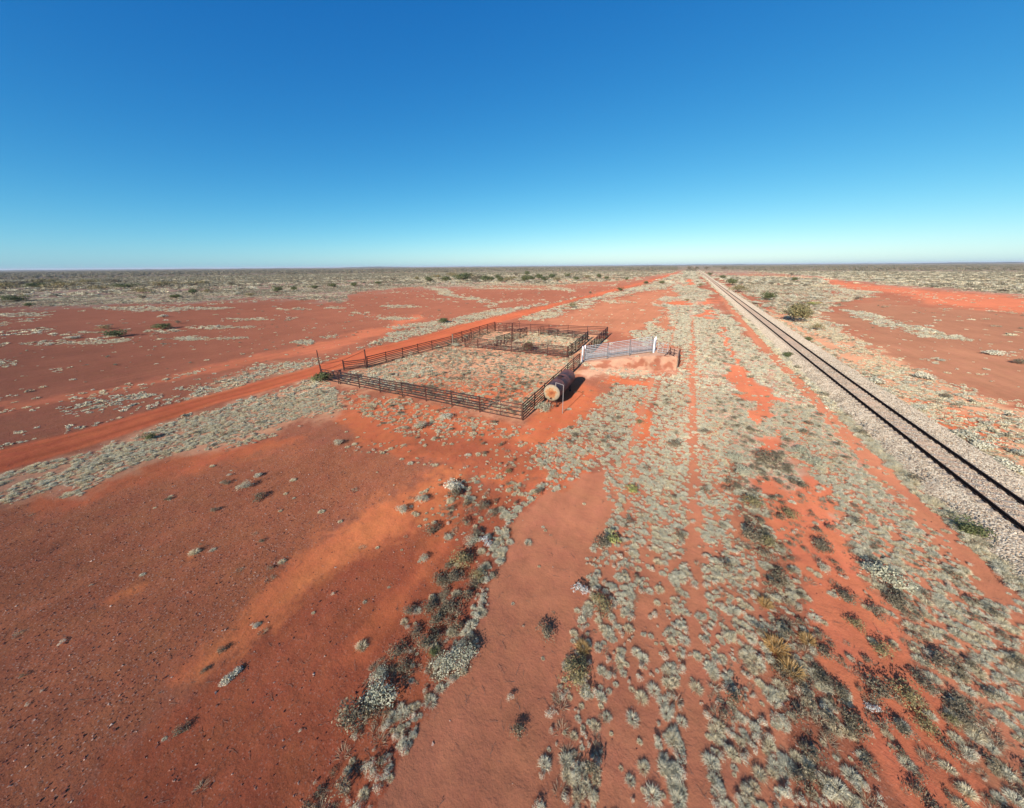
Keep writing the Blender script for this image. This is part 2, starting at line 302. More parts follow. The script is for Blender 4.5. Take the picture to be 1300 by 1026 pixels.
SOIL = [  # colour, gravel, feather (px), outline
    (c_gib, 1.0, 14, [(-900, 640), (0, 640), (170, 600), (340, 560), (430, 560), (520, 580), (545, 615), (500, 640), (420, 670), (330, 760), (230, 850), (150, 940), (60, 1100), (-900, 1400)]),
    (c_smooth, .45, 16, [(560, 600), (700, 610), (640, 680), (600, 760), (520, 935), (400, 1500), (-200, 1500), (150, 940), (260, 860), (400, 720), (500, 650)]),
    (c_gold, .2, 13, [(585, 600), (560, 650), (470, 700), (400, 745), (345, 785), (290, 830), (235, 862), (225, 850), (280, 800), (340, 735), (420, 672), (510, 622), (550, 600)]),
    (c_orange, .2, 9, [(600, 640), (560, 690), (530, 760), (500, 800), (440, 850), (410, 850), (470, 790), (520, 720), (550, 660)]),
    (c_gold, .3, 6, [(180, 742), (140, 768), (136, 764), (160, 748)]),
    (c_gold, .3, 7, [(270, 693), (240, 712), (236, 708), (255, 695)]),
    (c_orange, .3, 10, [(0, 640), (60, 610), (170, 592), (260, 565), (330, 552), (380, 560), (300, 585), (180, 612), (60, 650)]),
    (c_orange, .2, 8, [(440, 500), (560, 515), (665, 540), (730, 480), (760, 500), (720, 560), (690, 600), (640, 620), (560, 590), (480, 570), (430, 540)]),
    (c_smooth, .3, 8, [(520, 545), (640, 560), (700, 580), (690, 600), (600, 600), (520, 570)]),
    (c_orange, .2, 5, [(686, 640), (740, 600), (760, 580), (738, 565), (700, 590), (660, 625)]),
    (c_pink, .06, 3, [(775, 600), (773, 640), (765, 700), (752, 735), (738, 780), (722, 820), (708, 870), (690, 940), (660, 1100), (600, 1900), (250, 1900), (440, 1100), (520, 936), (556, 880), (600, 845), (607, 790), (614, 760), (645, 708), (655, 680), (665, 650), (700, 618), (740, 604)]),
    (c_pink, .12, 8, [(765, 600), (860, 540), (870, 440), (890, 440), (915, 540), (935, 640), (965, 760), (1000, 936), (1080, 1500), (560, 1900), (690, 940), (745, 740)]),
    (c_tan, .15, 10, [(410, 484), (466, 466), (573, 438), (600, 437), (722, 455), (735, 462), (666, 532), (560, 510)]),
    (c_orange, .2, 9, [(480, 492), (560, 480), (640, 480), (700, 478), (660, 520), (600, 508), (520, 500)]),
    (c_tan, .15, 5, [(600, 432), (630, 419), (690, 415), (770, 424), (745, 440), (722, 452), (660, 446)]),
    (c_mound, .2, 6, [(735, 474), (770, 462), (862, 455), (868, 470), (800, 478), (745, 482)]),
    (c_tan, .2, 9, [(-200, 600), (0, 602), (190, 544), (340, 498), (405, 478), (440, 496), (440, 530), (340, 550), (170, 600), (30, 640), (-200, 690)]),
    # far country
    (c_far, 0., 5, [(-900, 400), (-300, 395), (0, 392), (120, 388), (250, 384), (330, 378), (430, 384), (445, 372), (520, 365), (700, 363), (790, 356), (870, 346), (1000, 356), (1090, 357), (1130, 366), (1300, 375), (2200, 398), (2200, 300), (-900, 320)]),
    (c_red, .1, 2, [(640, 368), (700, 366), (790, 358), (850, 347), (800, 347), (700, 356), (600, 363)]),
    (c_smooth, .1, 2, [(470, 345.5), (600, 347), (620, 349), (470, 348.5)]),
    (c_rplain, .3, 8, [(1100, 378), (1300, 396), (1900, 450), (1900, 640), (1500, 640), (1300, 505), (1235, 492), (1110, 438), (1030, 402)]),
    (c_bright, 0., 3, [(1040, 354), (1141, 365), (1211, 371), (1300, 378), (1900, 430), (1900, 460), (1300, 397), (1194, 388), (1137, 374), (1085, 366), (1040, 357)]),
    (c_bright, 0., 2.5, [(990, 350), (1060, 353), (1056, 357), (985, 354)]),
    (c_red, 0., 3, [(960, 346.5), (1010, 348), (1000, 352), (940, 350)]),
    (c_pink, 0., 1.5, [(700, 345), (860, 344), (860, 347), (700, 348)]),
    (c_bright, 0., 3, [(0, 516), (135, 494), (237, 477), (305, 460), (382, 443), (435, 428), (491, 413), (530, 398), (532, 404), (500, 422), (440, 439), (385, 450), (305, 468), (230, 484), (120, 502), (0, 526)]),
    (c_tan, .2, 6, [(240, 505), (300, 480), (400, 458), (403, 464), (304, 491), (250, 508)]),
    (c_road, .12, 1.6, ROAD),
    # central strip, patches of bright bare sand
    (c_litter, .2, 6, [(870, 344), (905, 385), (1000, 460), (1090, 560), (1180, 660), (1200, 690), (1130, 700), (1050, 680), (960, 640), (905, 520), (885, 430), (840, 420), (845, 385), (860, 350)]),
    (c_pink, .12, 10, [(1000, 500), (1090, 600), (1180, 680), (1300, 780), (1600, 1100), (1500, 1500), (1250, 960), (1150, 800), (1090, 720), (1000, 560)]),
    (c_bright, .12, 3, [(922, 458), (942, 461), (958, 480), (984, 500), (990, 508), (975, 512), (978, 530), (972, 545), (955, 532), (962, 512), (940, 510), (922, 500)]),
    (c_bright, .12, 4, [(955, 552), (983, 558), (988, 572), (975, 582), (953, 584)]),
    (c_bright, .12, 3, [(985, 545), (1008, 556), (1000, 566), (984, 560)]),
    (c_bright, .15, 6, [(957, 607), (980, 606), (1000, 625), (1030, 605), (1046, 618), (1050, 636), (1072, 680), (1095, 735), (1112, 762), (1150, 796), (1166, 831), (1180, 858), (1204, 890), (1230, 940), (1300, 1080), (1190, 1080), (1101, 940), (1090, 890), (1050, 847), (1031, 798), (1010, 747), (998, 700), (985, 668), (965, 630)]),
    (c_bright, .1, 2.5, [(897, 392), (912, 393), (913, 407), (898, 407)]),
    (c_bright, .1, 2, [(895, 378), (905, 379), (907, 387), (896, 387)]),
    (c_bright, .1, 2, [(914, 413), (925, 416), (942, 448), (946, 462), (936, 458), (924, 432)]),
    (c_bright, .1, 2, [(868, 354), (881, 354), (879, 363), (867, 363)]),
    (c_orange, .1, 2, [(901, 368), (911, 368), (909, 373), (900, 372)]),
    (c_orange, .1, 2.5, [(856, 382), (885, 382), (886, 388), (858, 388)]),
    (c_mid, .1, 3, [(740, 425), (700, 410), (740, 392), (800, 378), (858, 364), (850, 386), (832, 405), (805, 428), (775, 422)]),
    (c_mid, .1, 3, [(848, 390), (853, 395), (853, 418), (838, 422), (832, 415)]),
    (c_orange, .1, 3, [(840, 482), (770, 478), (764, 488), (838, 494)]),
    (c_orange, .1, 7, [(800, 520), (828, 505), (830, 560), (800, 565)]),
    (c_tan, .15, 7, [(960, 395), (1040, 405), (1110, 440), (1200, 480), (1300, 520), (1500, 600), (1500, 800), (1300, 640), (1140, 520), (1040, 440)]),
    (c_orange, .15, 9, [(1160, 510), (1220, 520), (1300, 560), (1300, 575), (1200, 545)]),
    (c_rplain, .2, 5, [(1030, 400), (1060, 411), (1100, 423), (1150, 432), (1240, 440), (1300, 450), (1900, 520), (1900, 620), (1300, 505), (1235, 492), (1200, 480), (1150, 458), (1110, 438), (1080, 420)]),
]
STRIPS = [  # colour, x0, x1 (metres right of the camera), feather, ymin, ymax
    (c_pink, 10.75, 12.3, .25, -80, 160), (c_pink, 1.15, 2.0, .3, -80, 90), (c_pink, -2.55, -2.0, .25, -80, 60), (c_pink, -1.75, -1.3, .2, 40, 110)]
def bend(y): return .0002 * np.maximum(0, 60 - np.asarray(y, float)) ** 2      # the line curves very gently to the right close by
def warp(x, y, amp):
    f = lambda sa, sb: (mfbm(x, y, amp * 4, sa) - .5) * amp * 3.0 + (mfbm(x, y, amp, sb) - .5) * amp * 1.6
    return f(3, 9), f(5, 7)
def soil(x, y, detail=True):
    px, py, d = proj(x, y)
    r = np.hypot(x, y)
    infr = (d > 1.0)
    amp = np.clip(.035 * r, .12, 6)
    wx, wy = warp(x, y, amp)
    qx, qy, qd = proj(x + wx, y + wy)
    n1 = mfbm(x, y, amp * 1.5, 21) - .5; n2 = mfbm(x, y, amp * .35, 23, 5) - .5
    col = np.repeat(c_plain[None], x.size, 0); gv = np.full(x.size, .55)
    for c, g_, fe, poly in SOIL:
        P = np.array(poly); m0 = infr & (qx > P[:, 0].min() - 40) & (qx < P[:, 0].max() + 40) & (qy > P[:, 1].min() - 40) & (qy < P[:, 1].max() + 40)
        if not m0.any(): continue
        ii = np.nonzero(m0)[0]
        road = poly is ROAD
        X_, Y_ = (px[ii] * .85 + qx[ii] * .15, py[ii] * .85 + qy[ii] * .15) if road else (qx[ii], qy[ii])
        sd = sdpoly(X_, Y_, poly)
        a = sstep(-fe, fe, sd + n1[ii] * fe * (1.0 if road else 3.2) + n2[ii] * fe * (.3 if road else 1.8))
        col[ii] = col[ii] * (1 - a[:, None]) + c * a[:, None]; gv[ii] = gv[ii] * (1 - a) + g_ * a
    for c, a0, a1, fe, y0, y1 in STRIPS:
        xx = x + wx * .12 - (bend(y) if a0 > 5 else 0); a = sstep(a0 - fe, a0 + fe, xx) * (1 - sstep(a1 - fe, a1 + fe, xx)) * ((y > y0) & (y < y1))
        col = col * (1 - a[:, None]) + c * a[:, None]; gv = gv * (1 - a) + .05 * a
    rp = np.array([tuple(G(a_, max(b_, 343.5)))[:2] for a_, b_ in ROAD]); nr_ = infr & (x < -20) & (x > -60) & (y < 160)
    if nr_.any():
        ii = np.nonzero(nr_)[0]; sg = sdpoly(x[ii], y[ii], rp); sg = sg + (mfbm(x[ii], y[ii], np.full(len(ii), 6.), 97) - .5) * .5
        rut = np.exp(-((sg - 1.1) / .28) ** 2); dust = np.exp(-((sg - .45) / .22) ** 2); k_ = 1 - .20 * rut + .12 * dust
        col[ii] = np.where((sg > 0)[:, None], col[ii] * k_[:, None], col[ii])
    # far country darkens to scrub colour
    a = sstep(350, 1100, r) * .9; sc_ = np.array((.15, .125, .085))
    col = col * (1 - a[:, None]) + sc_ * a[:, None]
    k = 1 + (mfbm(x, y, np.clip(r * .2, 2, 900), 33) - .5) * .35
    return col * k[:, None], gv

def hz(x, y):
    r = np.hypot(x, y); f = np.clip(1 - r / 300., 0, 1)
    return ((fbm(x / 3., y / 3., 41) - .5) * .10 + (fbm(x / .7, y / .7, 43, 2) - .5) * .035) * f
def flat(x, y): return float(hz(np.array([x]), np.array([y]))[0])

def attr_ground(me, x, y, smooth=True):
    c, g_ = soil(x, y)
    a = me.attributes.new('soil', 'FLOAT_COLOR', 'POINT'); a.data.foreach_set('color', np.concatenate([c, np.ones((len(c), 1))], 1).astype(np.float32).ravel())
    a = me.attributes.new('gravel', 'FLOAT', 'POINT'); a.data.foreach_set('value', g_.astype(np.float32))
    if smooth: me.polygons.foreach_set('use_smooth', np.ones(len(me.polygons), bool))
def gridmesh(name, V, nr, nc, wrap=False):
    me = bpy.data.meshes.new(name); me.vertices.add(len(V)); me.vertices.foreach_set('co', V.astype(np.float32).ravel())
    i, j = np.meshgrid(np.arange(nr - 1), np.arange(nc if wrap else nc - 1), indexing='ij'); j2 = (j + 1) % nc
    q = np.stack([i * nc + j, (i + 1) * nc + j, (i + 1) * nc + j2, i * nc + j2], -1).reshape(-1, 4)
    me.loops.add(q.size); me.loops.foreach_set('vertex_index', q.ravel().astype(np.int32))
    me.polygons.add(len(q)); me.polygons.foreach_set('loop_start', (np.arange(len(q)) * 4).astype(np.int32))
    me.update(calc_edges=True); me.validate(); return me

dep = np.concatenate([np.array([89.9, 80, 74]), np.arange(70, 40, -.2), np.arange(40, 1.2, -.14)])
rad = H / np.tan(np.radians(dep)); rad = np.concatenate([rad, np.geomspace(rad[-1] * 1.06, 30000, 60)])
head = YAW  # heading left of +Y
ang = np.radians(np.concatenate([np.arange(-92, -66, .4), np.arange(-66, 66, .17), np.arange(66, 92, .4), np.arange(92, 268, 4.)]))
RR, AA = np.meshgrid(rad, ang, indexing='ij'); th = AA - head if False else AA + 0
gx = (RR * np.sin(AA - YAW)).ravel(); gy = (RR * np.cos(AA - YAW)).ravel()
me = gridmesh('ground', np.stack([gx, gy, hz(gx, gy)], 1), len(rad), len(ang), True)
attr_ground(me, gx, gy); me.materials.append(M['ground'])
tag(link('ground', me), kind='structure')

# earth loading ramp: a graded bank with an eroded pale face, rising to the right
RX0, RX1 = -11.6, -.15
ux = np.linspace(RX0 - .6, RX1, 90); uy = np.linspace(38.6, 53., 110)
UX, UY = np.meshgrid(ux, uy, indexing='ij')
def ramp_h(x, y):
    top = 1.27 * np.clip((x + 11.4) / 8.2, 0, 1)
    yf = 42.0 + (x + 11.) * .31 + (fbm(x / 1.2, x * 0 + 3, 51) - .5) * .5
    s = 1.9 + (fbm(x / .8, y / .8, 55) - .5) * 1.2
    f = sstep(-s, .1, y - yf)
    yb = 45.6 + (x + 11.) * .42
    b = 1 - sstep(.2, 3.2, y - yb)
    er = (fbm(x / .45, y / .9, 57) - .5) * .30 * f * (1 - f) * 4
    return top * f * b + er * (top > .1) - .05 + f * b * .06
mz = ramp_h(UX.ravel(), UY.ravel())
me = gridmesh('earth_ramp', np.stack([UX.ravel(), UY.ravel(), mz], 1), 90, 110)
attr_ground(me, UX.ravel(), UY.ravel())
sm = np.array((.34, .13, .075))[None] * np.ones((mz.size, 1)); g2 = c_mound[None] * np.ones((mz.size, 1)); nn = fbm(UX.ravel() / .8, UY.ravel() / .8, 61)
yf = 42.0 + (UX.ravel() + 11.) * .31
t = np.clip(sstep(.42, .58, nn), 0, 1)[:, None]; cc = sm * (1 - t) + g2 * t
tt = sstep(.1, .8, UY.ravel() - yf)[:, None]; cc = cc * (1 - tt) + c_litter * tt
me.attributes['soil'].data.foreach_set('color', np.concatenate([cc, np.ones((len(cc), 1))], 1).astype(np.float32).ravel())
me.materials.append(M['ground']); me.flip_normals()
tag(link('earth_ramp', me), kind='structure')

# railway formation: ballast bed with shoulders
ys = np.concatenate([np.arange(-60, 130, .5), np.geomspace(130, 6000, 60)])
prof = [(12.55, -.06), (12.8, .06), (13.35, .48), (13.8, .54), (14.9, .57), (16.2, .56), (17.35, .54), (17.7, .46), (18.7, -.06)]
PX = np.array([q[0] for q in prof]); PZ = np.array([q[1] for q in prof])
YY, XX = np.meshgrid(ys, PX, indexing='ij'); ZZ = np.repeat(PZ[None], len(ys), 0)
j = rng.normal(0, 1, XX.shape); XX = XX + bend(YY) + j * np.array([.1, .09, .06, .04, 0, 0, .04, .06, .1]); ZZ = ZZ + rng.normal(0, .012, ZZ.shape)
me = gridmesh('ballast_bed', np.stack([XX.ravel(), YY.ravel(), ZZ.ravel()], 1), len(ys), len(PX)); me.flip_normals(); me.materials.append(M['ballast'])
tag(link('ballast_bed', me), kind='structure')
rw = empty('railway_track', (15.05, 0, .56), 'long straight single railway track of dark rails on pale ballast', 'railway')
for xo in (-.745, .745):
    b = MB(); pr = [(-.07, 0), (.07, 0), (.07, .02), (.012, .042), (.012, .128), (.035, .14), (.035, .17), (-.035, .17), (-.035, .14), (-.012, .128), (-.012, .042), (-.07, .02)]
    yy = list(range(-60, 61, 4)) + [200, 1000, 5500]; n_ = len(pr); vs = [(q[0] + float(bend(y)), y, q[1]) for y in yy for q in pr]
    fs = [(k * n_ + i, k * n_ + (i + 1) % n_, (k + 1) * n_ + (i + 1) % n_, (k + 1) * n_ + i) for k in range(len(yy) - 1) for i in range(n_)]
    b.add(vs, fs); me = b.mesh('rail', M['rail'])
    link('rail', me, rw, (xo, 0, 0))

M['sleeper'] = rustmat('dusty_concrete_sleeper', (.30, .23, .17), (.40, .32, .24), (.48, .40, .31), 7., .95, .05)
b = MB(); b.box((0, 0, 0), (2.3, .22, .1)); slm = b.mesh('sleeper', M['sleeper'])
for k in range(170):     # all but buried: only the tops show between the stones
    q = link('sleeper', slm, rw, (float(bend(3 + k * .66)) + random.uniform(-.015, .015), 3 + k * .66 + random.uniform(-.02, .02), -.035 + random.uniform(-.012, .006))); q.rotation_euler = (0, 0, random.uniform(-.012, .012))
fm_ = MB(); fm_.box((0, 0, 0), (.07, .13, .09)); fsm = fm_.mesh('fastening', M['rail'])
for k in range(72):      # clips either side of each rail, as far as they can be told apart
    for e_ in (-.855, -.635, .635, .855): link('fastening', fsm, rw, (float(bend(9 + k * .66)) + e_, 9 + k * .66, .045))
# far rises that break the skyline a little
aa = np.radians(np.arange(-180, 180, .12)); hh_ = 4 + 26 * sstep(.45, .8, fbm(aa * 5 + 40, aa * 0 + 2, 301, 5)) + 9 * fbm(aa * 60 + 90, aa * 0, 305, 3)
rr_ = [7600, 8400, 9000, 11500]; fz = [-1, .8, 1, -.3]
vx = np.stack([np.stack([R_0 * np.sin(aa), R_0 * np.cos(aa), np.where(f_ < 0, -2, hh_ * f_)], 1) for R_0, f_ in zip(rr_, fz)]).reshape(-1, 3)
me = gridmesh('far_rise', vx, 4, len(aa), True); m, n, p = newmat('wooded_rise'); ns = node(n, 'ShaderNodeTexNoise', Scale=.02, Detail=6.); tc = n.nodes.new('ShaderNodeTexCoord'); n.links.new(tc.outputs['Object'], ns.inputs['Vector'])
n.links.new(ramp(n, ns.outputs['Fac'], [(.35, (.07, .075, .05)), (.65, (.12, .115, .08))]), p.inputs['Base Color']); me.materials.append(m)
tag(link('far_rise', me), kind='structure')

# ------------------------------------------------------------------ steel yards
POSTM = {}
def postmesh(h, w=.085, mat='rust', cap=True):
    k = (round(h, 2), w, mat)
    if k not in POSTM:
        b = MB(); b.tube((0, 0, -.15), (0, 0, h), w / 2 * 1.15, 8, m=0)
        if cap: b.tube((0, 0, h), (0, 0, h + .012), w / 2 * 1.3, 8)
        POSTM[k] = b.mesh('post', M[mat])
    return POSTM[k]
RAILM = {}
def railmesh(L, mat, r=.034):
    k = (round(L, 2), mat, r)
    if k not in RAILM:
        b = MB(); b.tube((0, 0, 0), (L, 0, 0), r * .92, 6); RAILM[k] = b.mesh('rail', M[mat])
    return RAILM[k]
def fence(pts, h, label, nrails=6, step=2.6, mat='rust', group='steel fence runs of the stock yards', name='yard_fence', zf=None, pm=None, tall={}, z1=0., skip_end=False, rr=.048, top=.0):
    """one fence run along a polyline: posts and rails, each a part of its own"""
    o = None; pts = [Vector((p[0], p[1], 0)) for p in pts]
    nodes = [pts[0]]
    for a, b in zip(pts, pts[1:]):
        n_ = max(1, round((b - a).length / step))
        nodes += [a.lerp(b, (i + 1) / n_) for i in range(n_)]
    root = empty(name, (nodes[0].x, nodes[0].y, 0), label, 'fence', group)
    for i, p_ in enumerate(nodes):
        if skip_end and i == len(nodes) - 1: continue
        z = zf(p_.x, p_.y) if zf else flat(p_.x, p_.y)
        hh = tall.get(i, h + .06 + random.uniform(-.01, .02))
        po = link('post', postmesh(round(hh / .02) * .02, .085, pm or mat), root, (p_.x - nodes[0].x, p_.y - nodes[0].y, z)); po.rotation_euler = (random.gauss(0, .02), random.gauss(0, .02), 0)
    for a, b in zip(nodes, nodes[1:]):
        za = zf(a.x, a.y) if zf else flat(a.x, a.y); zb = zf(b.x, b.y) if zf else flat(b.x, b.y)
        d = b - a; L = round(d.length, 2)
        for k in range(nrails):
            z = .20 + (h - .23) * k / (nrails - 1)
            q = link('rail', railmesh(L, mat, rr if k < nrails - 1 else rr * 1.15), root, (a.x - nodes[0].x, a.y - nodes[0].y, za + z + random.gauss(0, .012)))
            q.rotation_euler = (0, -math.atan2(zb - za + random.gauss(0, .018), L), math.atan2(d.y, d.x))
    return root
def P2(x, y, z=0): v = G(x, y, z); return (v.x, v.y)
A_ = (-10.7, 23.35); B_ = (-35.2, 23.3); C_ = P2(573.4, 438.3); D_ = P2(628.3, 420.5); E_ = P2(770.8, 427); R_ = P2(736, 462.2)
I1 = P2(746.3, 432.3); I2 = P2(720.5, 454.5); I3 = P2(607, 442.5); TP2 = P2(465.7, 467.4)
Q1 = (-14.75, 23.33)
fence([Q1, (-32.2, 23.28)], 1.43, 'long near side rail fence of the big empty yard, facing the camera', 6, 2.9)
fence([(-32.4, 23.25), B_], 1.33, 'short sagging fence end by the green shrub at the left corner of the big yard', 5, 2.7)
fence([(-10.78, 23.5), (-11.2, R_[1] - .4)], 1.46, 'rail fence running away behind the rusty tank to the loading race', 6, 2.65)
# gate panel in the near right corner
def gate(a, b, h, label, n=6, mat='rust', zf=None, name='yard_gate', brace=True):
    a, b = Vector((*a, 0)), Vector((*b, 0)); d = b - a; L = d.length
    root = empty(name, (a.x, a.y, zf(a.x, a.y) if zf else 0), label, 'gate', None, math.atan2(d.y, d.x))
    fr = MB()
    for x in (.0, L): fr.tube((x, 0, .12), (x, 0, h), .032, 6)
    for z in (.12, h): fr.tube((0, 0, z), (L, 0, z), .032, 6)
    link('gate_frame', fr.mesh('gate_frame', M[mat]), root)
    for k in range(1, n - 1): link('rail', railmesh(round(L, 2), mat, .026), root, (0, 0, .12 + (h - .12) * k / (n - 1)))
    if brace:
        b_ = MB(); b_.tube((L / 2, 0, .12), (L / 2, 0, h), .025, 6); link('brace', b_.mesh('brace', M[mat]), root)
    return root
gate((Q1[0] + .12, Q1[1]), (A_[0] - .12, A_[1]), 1.38, 'wide closed rail gate in the near right corner of the big yard', 5, 'rustred')
fence([(-32.62, 44.0), (-33.3, 40.), (-34.5, 29.0)], 1.42, 'left side rail fence of the big yard beside the orange dirt road', 6, 2.75)
fence([(-32.68, 44.3), D_], 1.72, 'far left rail fence of the rear yards beside the dirt road', 7, 2.6, rr=.055)
fence([(D_[0] + .1, D_[1] + .05), E_], 1.62, 'rear rail fence closing the back of the small yards against the red plain', 6, 3.4, 'rustred', rr=.055)
fence([(E_[0], E_[1] - .1), (-11.4, R_[1] + 3.2)], 1.62, 'right hand rail fence from the far corner towards the white race', 7, 1.9, rr=.055)
fence([(I3[0], I3[1]), (I2[0] - .1, I2[1])], 1.55, 'rail fence dividing the big yard from the small rear yards', 7, 2.8, 'rustred', tall={2: 3.3}, rr=.055)
fence([(I2[0], I2[1] + .1), I1], 1.55, 'steep line of rails on the right of the inner pen, behind the grey race', 7, 2.1, rr=.055)
J1 = P2(689.5, 425); fence([(J1[0] + .1, J1[1] + .1), (I1[0] - .1, I1[1] + .1)], 1.25, 'low back rail fence of the inner pen holding dry grass', 5, 3.0)
gate(P2(683.5, 427), P2(689.3, 424.5), 1.5, 'dark gate standing ajar beside the inner pen entrance', 6)
K1 = P2(628.5, 441.5); K2 = P2(669, 426.5); fence([(K1[0], K1[1] + .3), K2], 1.55, 'rail fence crossing the middle of the small rear yards', 7, 2.4, rr=.055)
K3 = P2(643, 421.5); K4 = P2(650, 421); gate(K3, (K4[0], K4[1]), 1.7, 'red brown crowding gate in the far left small yard', 5, 'rustred')
K5 = P2(633, 423); gate(K5, (K3[0] - .15, K3[1]), 1.25, 'low open gate leaf next to the crowding gate in the small yards', 5, 'rustred', brace=False)
gate(P2(650.4, 420.6), P2(659.5, 418.5), 1.6, 'narrow gate against the rear fence of the small yards', 5, 'rustred', brace=False)
K6 = P2(590, 441.3); gate(K6, (I3[0] - .12, I3[1]), 1.35, 'red steel gate between the timber post and the small yards', 6, 'rustred')
K7 = P2(601, 430); gate((K6[0], K6[1] + .2), K7, 1.35, 'dark folded gate leaning in the left corner of the small yards', 6)
# timber strainer post and tall posts
def lone_post(name, x, y, h, w, mat, label, cat='post', lean=(0, 0)):
    b = MB(); b.tube((0, 0, -.3), (0, 0, h), w / 2, 10, r2=w / 2 * .93); b.tube((0, 0, h), (0, 0, h + .03), w / 2 * .95, 10, r2=w / 2 * .6)
    o = link(name, b.mesh(name, M[mat]), None, (x, y, 0)); o.rotation_euler = (*lean, 0); tag(o, label, cat); return o
lone_post('timber_post', -32.55, 44.2, 1.72, .22, 'wood', 'thick pale timber post at the joint of the left fence and small yards')
tp1 = P2(408, 476.5)
lone_post('tall_post', *tp1, 2.95, .11, 'rust', 'tall thin dark post at the far left corner of the yard by the road', lean=(0, -.03))
lone_post('tall_post', *TP2, 2.35, .15, 'rust', 'tall thick dark post on the left fence with a wire stay')
def wire(name, a, b, label, sag=.1, r=.012):
    b_ = MB(); a, b = Vector(a), Vector(b); pr = a
    for k in range(1, 9):
        t_ = k / 8; q = a.lerp(b, t_) - Vector((0, 0, sag * 4 * t_ * (1 - t_))); b_.tube(pr, q, r, 5, cap=False); pr = q
    tag(link(name, b_.mesh(name, M['rust'])), label, 'wire')
sp_ = P2(436.6, 470.8)
lone_post('short_post', sp_[0], sp_[1], 1.35, .09, 'rust', 'short dark post midway between the two tall corner posts')
wire('stay_wire', (sp_[0], sp_[1], 1.28), (TP2[0], TP2[1], 2.25), 'slanting wire from the short post up to the thick tall post', .02, .02)
wire('top_wire', (tp1[0], tp1[1], 1.45), (sp_[0], sp_[1], 1.3), 'slack wire from the left tall post to the short post', .12, .018)
wire('low_wire', (tp1[0], tp1[1], .6), (sp_[0], sp_[1], .95), 'second lower wire between the left tall post and the short post', .1, .016)
fence([(tp1[0] + .1, tp1[1] - .05), (tp1[0] + 1.6, 23.5)], 1.15, 'short leaning corner rail piece by the left tall post and green shrub', 3, 2.6)
fence([(sp_[0] + .1, sp_[1] + .05), (TP2[0] - .1, TP2[1] - .1)], 1.15, 'old low fence section with pale grass growing through between two dark posts', 5, 3.0)

# loading race of galvanised rails on the earth ramp
def zr(x, y): return float(ramp_h(np.array([x]), np.array([y]))[0]) + .02
N0 = P2(739, 460.5); N1 = P2(829.5, 448, 1.27); F0 = P2(744, 457); 
dv = Vector((N1[0] - N0[0], N1[1] - N0[1])).normalized(); nv = Vector((-dv.y, dv.x))
N0v, N1v = Vector(N0), Vector(N1); W_ = 1.0
F0v, F1v = N0v + nv * W_ + dv * .5, N1v + nv * W_ + dv * .25
fence([N0v + dv * .3, N1v - dv * .15], 1.62, 'near rail side of the silver loading race climbing the earth ramp', 9, 3.0, 'galv', 'sides of the loading race', 'race_fence', zr, 'galvd', rr=.036)
fence([F0v + dv * .15, F1v - dv * .15], 1.85, 'far rail side of the silver loading race seen through the near rails', 9, 3.0, 'galv', 'sides of the loading race', 'race_fence', zr, 'galvd', rr=.042)
def wpost(v, h, w, label):
    b = MB(); b.box((0, 0, h / 2 - .15), (w, w * .7, h + .3)); b.tube((0, 0, h), (0, 0, h + .03), w * .5, 8, r2=w * .25)
    tag(link('white_post', b.mesh('white_post', M['white']), None, (v.x, v.y, zr(v.x, v.y))), label, 'post')
wpost(N0v, 2.0, .17, 'white post at the yard end of the race, nearest the camera')
wpost(N0v + nv * .5 + dv * .1, 2.0, .15, 'middle white post of the three at the yard end of the race')
wpost(F0v, 2.0, .16, 'farthest of the three white posts at the yard end of the race')
wpost(N1v, 1.85, .18, 'thick white post at the top of the ramp, left of the pair')
wpost(N1v + nv * .75 + dv * .42, 1.9, .18, 'thick white post at the top of the ramp, right of the pair')
ge = P2(847, 450.4, 1.27); gate((N1v + dv * .5)[:2], ge, 1.25, 'light silver swing gate beyond the pair of thick white posts', 5, 'galv', zr, 'race_gate')
ld = empty('loading_frame', (*ge, zr(*ge)), 'dark rusty braced frame at the open end of the loading ramp', 'frame')
def prt(name, mat, *tubes):
    b = MB()
    for a, c_, r_ in tubes: b.tube(a, c_, r_, 6)
    link(name, b.mesh(name, M[mat]), ld)
prt('upright', 'rust', ((.3, 0, -.1), (.3, 0, .95), .05)); prt('upright', 'rust', ((.75, -.3, -.1), (.75, -.3, .85), .04))
prt('crossbar', 'rust', ((.3, 0, .75), (1.1, -.5, .65), .035)); prt('crossbar', 'rust', ((-.1, -.5, .35), (1.1, -.5, .35), .035))
prt('brace', 'rust', ((.3, 0, .6), (-.3, -.9, -.05), .04)); prt('brace', 'rust', ((.2, -.9, .5), (.9, -.6, -.05), .035))
rwl = empty('retaining_wall', (RX1 + .06, 47, 0), 'weathered upright plank wall at the right end of the loading ramp', 'wall')
for k in range(6):
    b = MB(); b.box((0, 0, 0), (.08, 4.6, .2)); link('plank', b.mesh('plank', M['wood']), rwl, (0, .1, .11 + k * .212))
for yy_ in (-1.9, .1, 2.1):
    b = MB(); b.box((.09, 0, .7), (.09, .12, 1.5)); link('post', b.mesh('post', M['rust']), rwl, (0, yy_, 0))
pw = lone_post('thin_post', .02, 45.0, 1.85, .07, 'rust', 'thin dark post at the outer corner of the loading ramp wall')

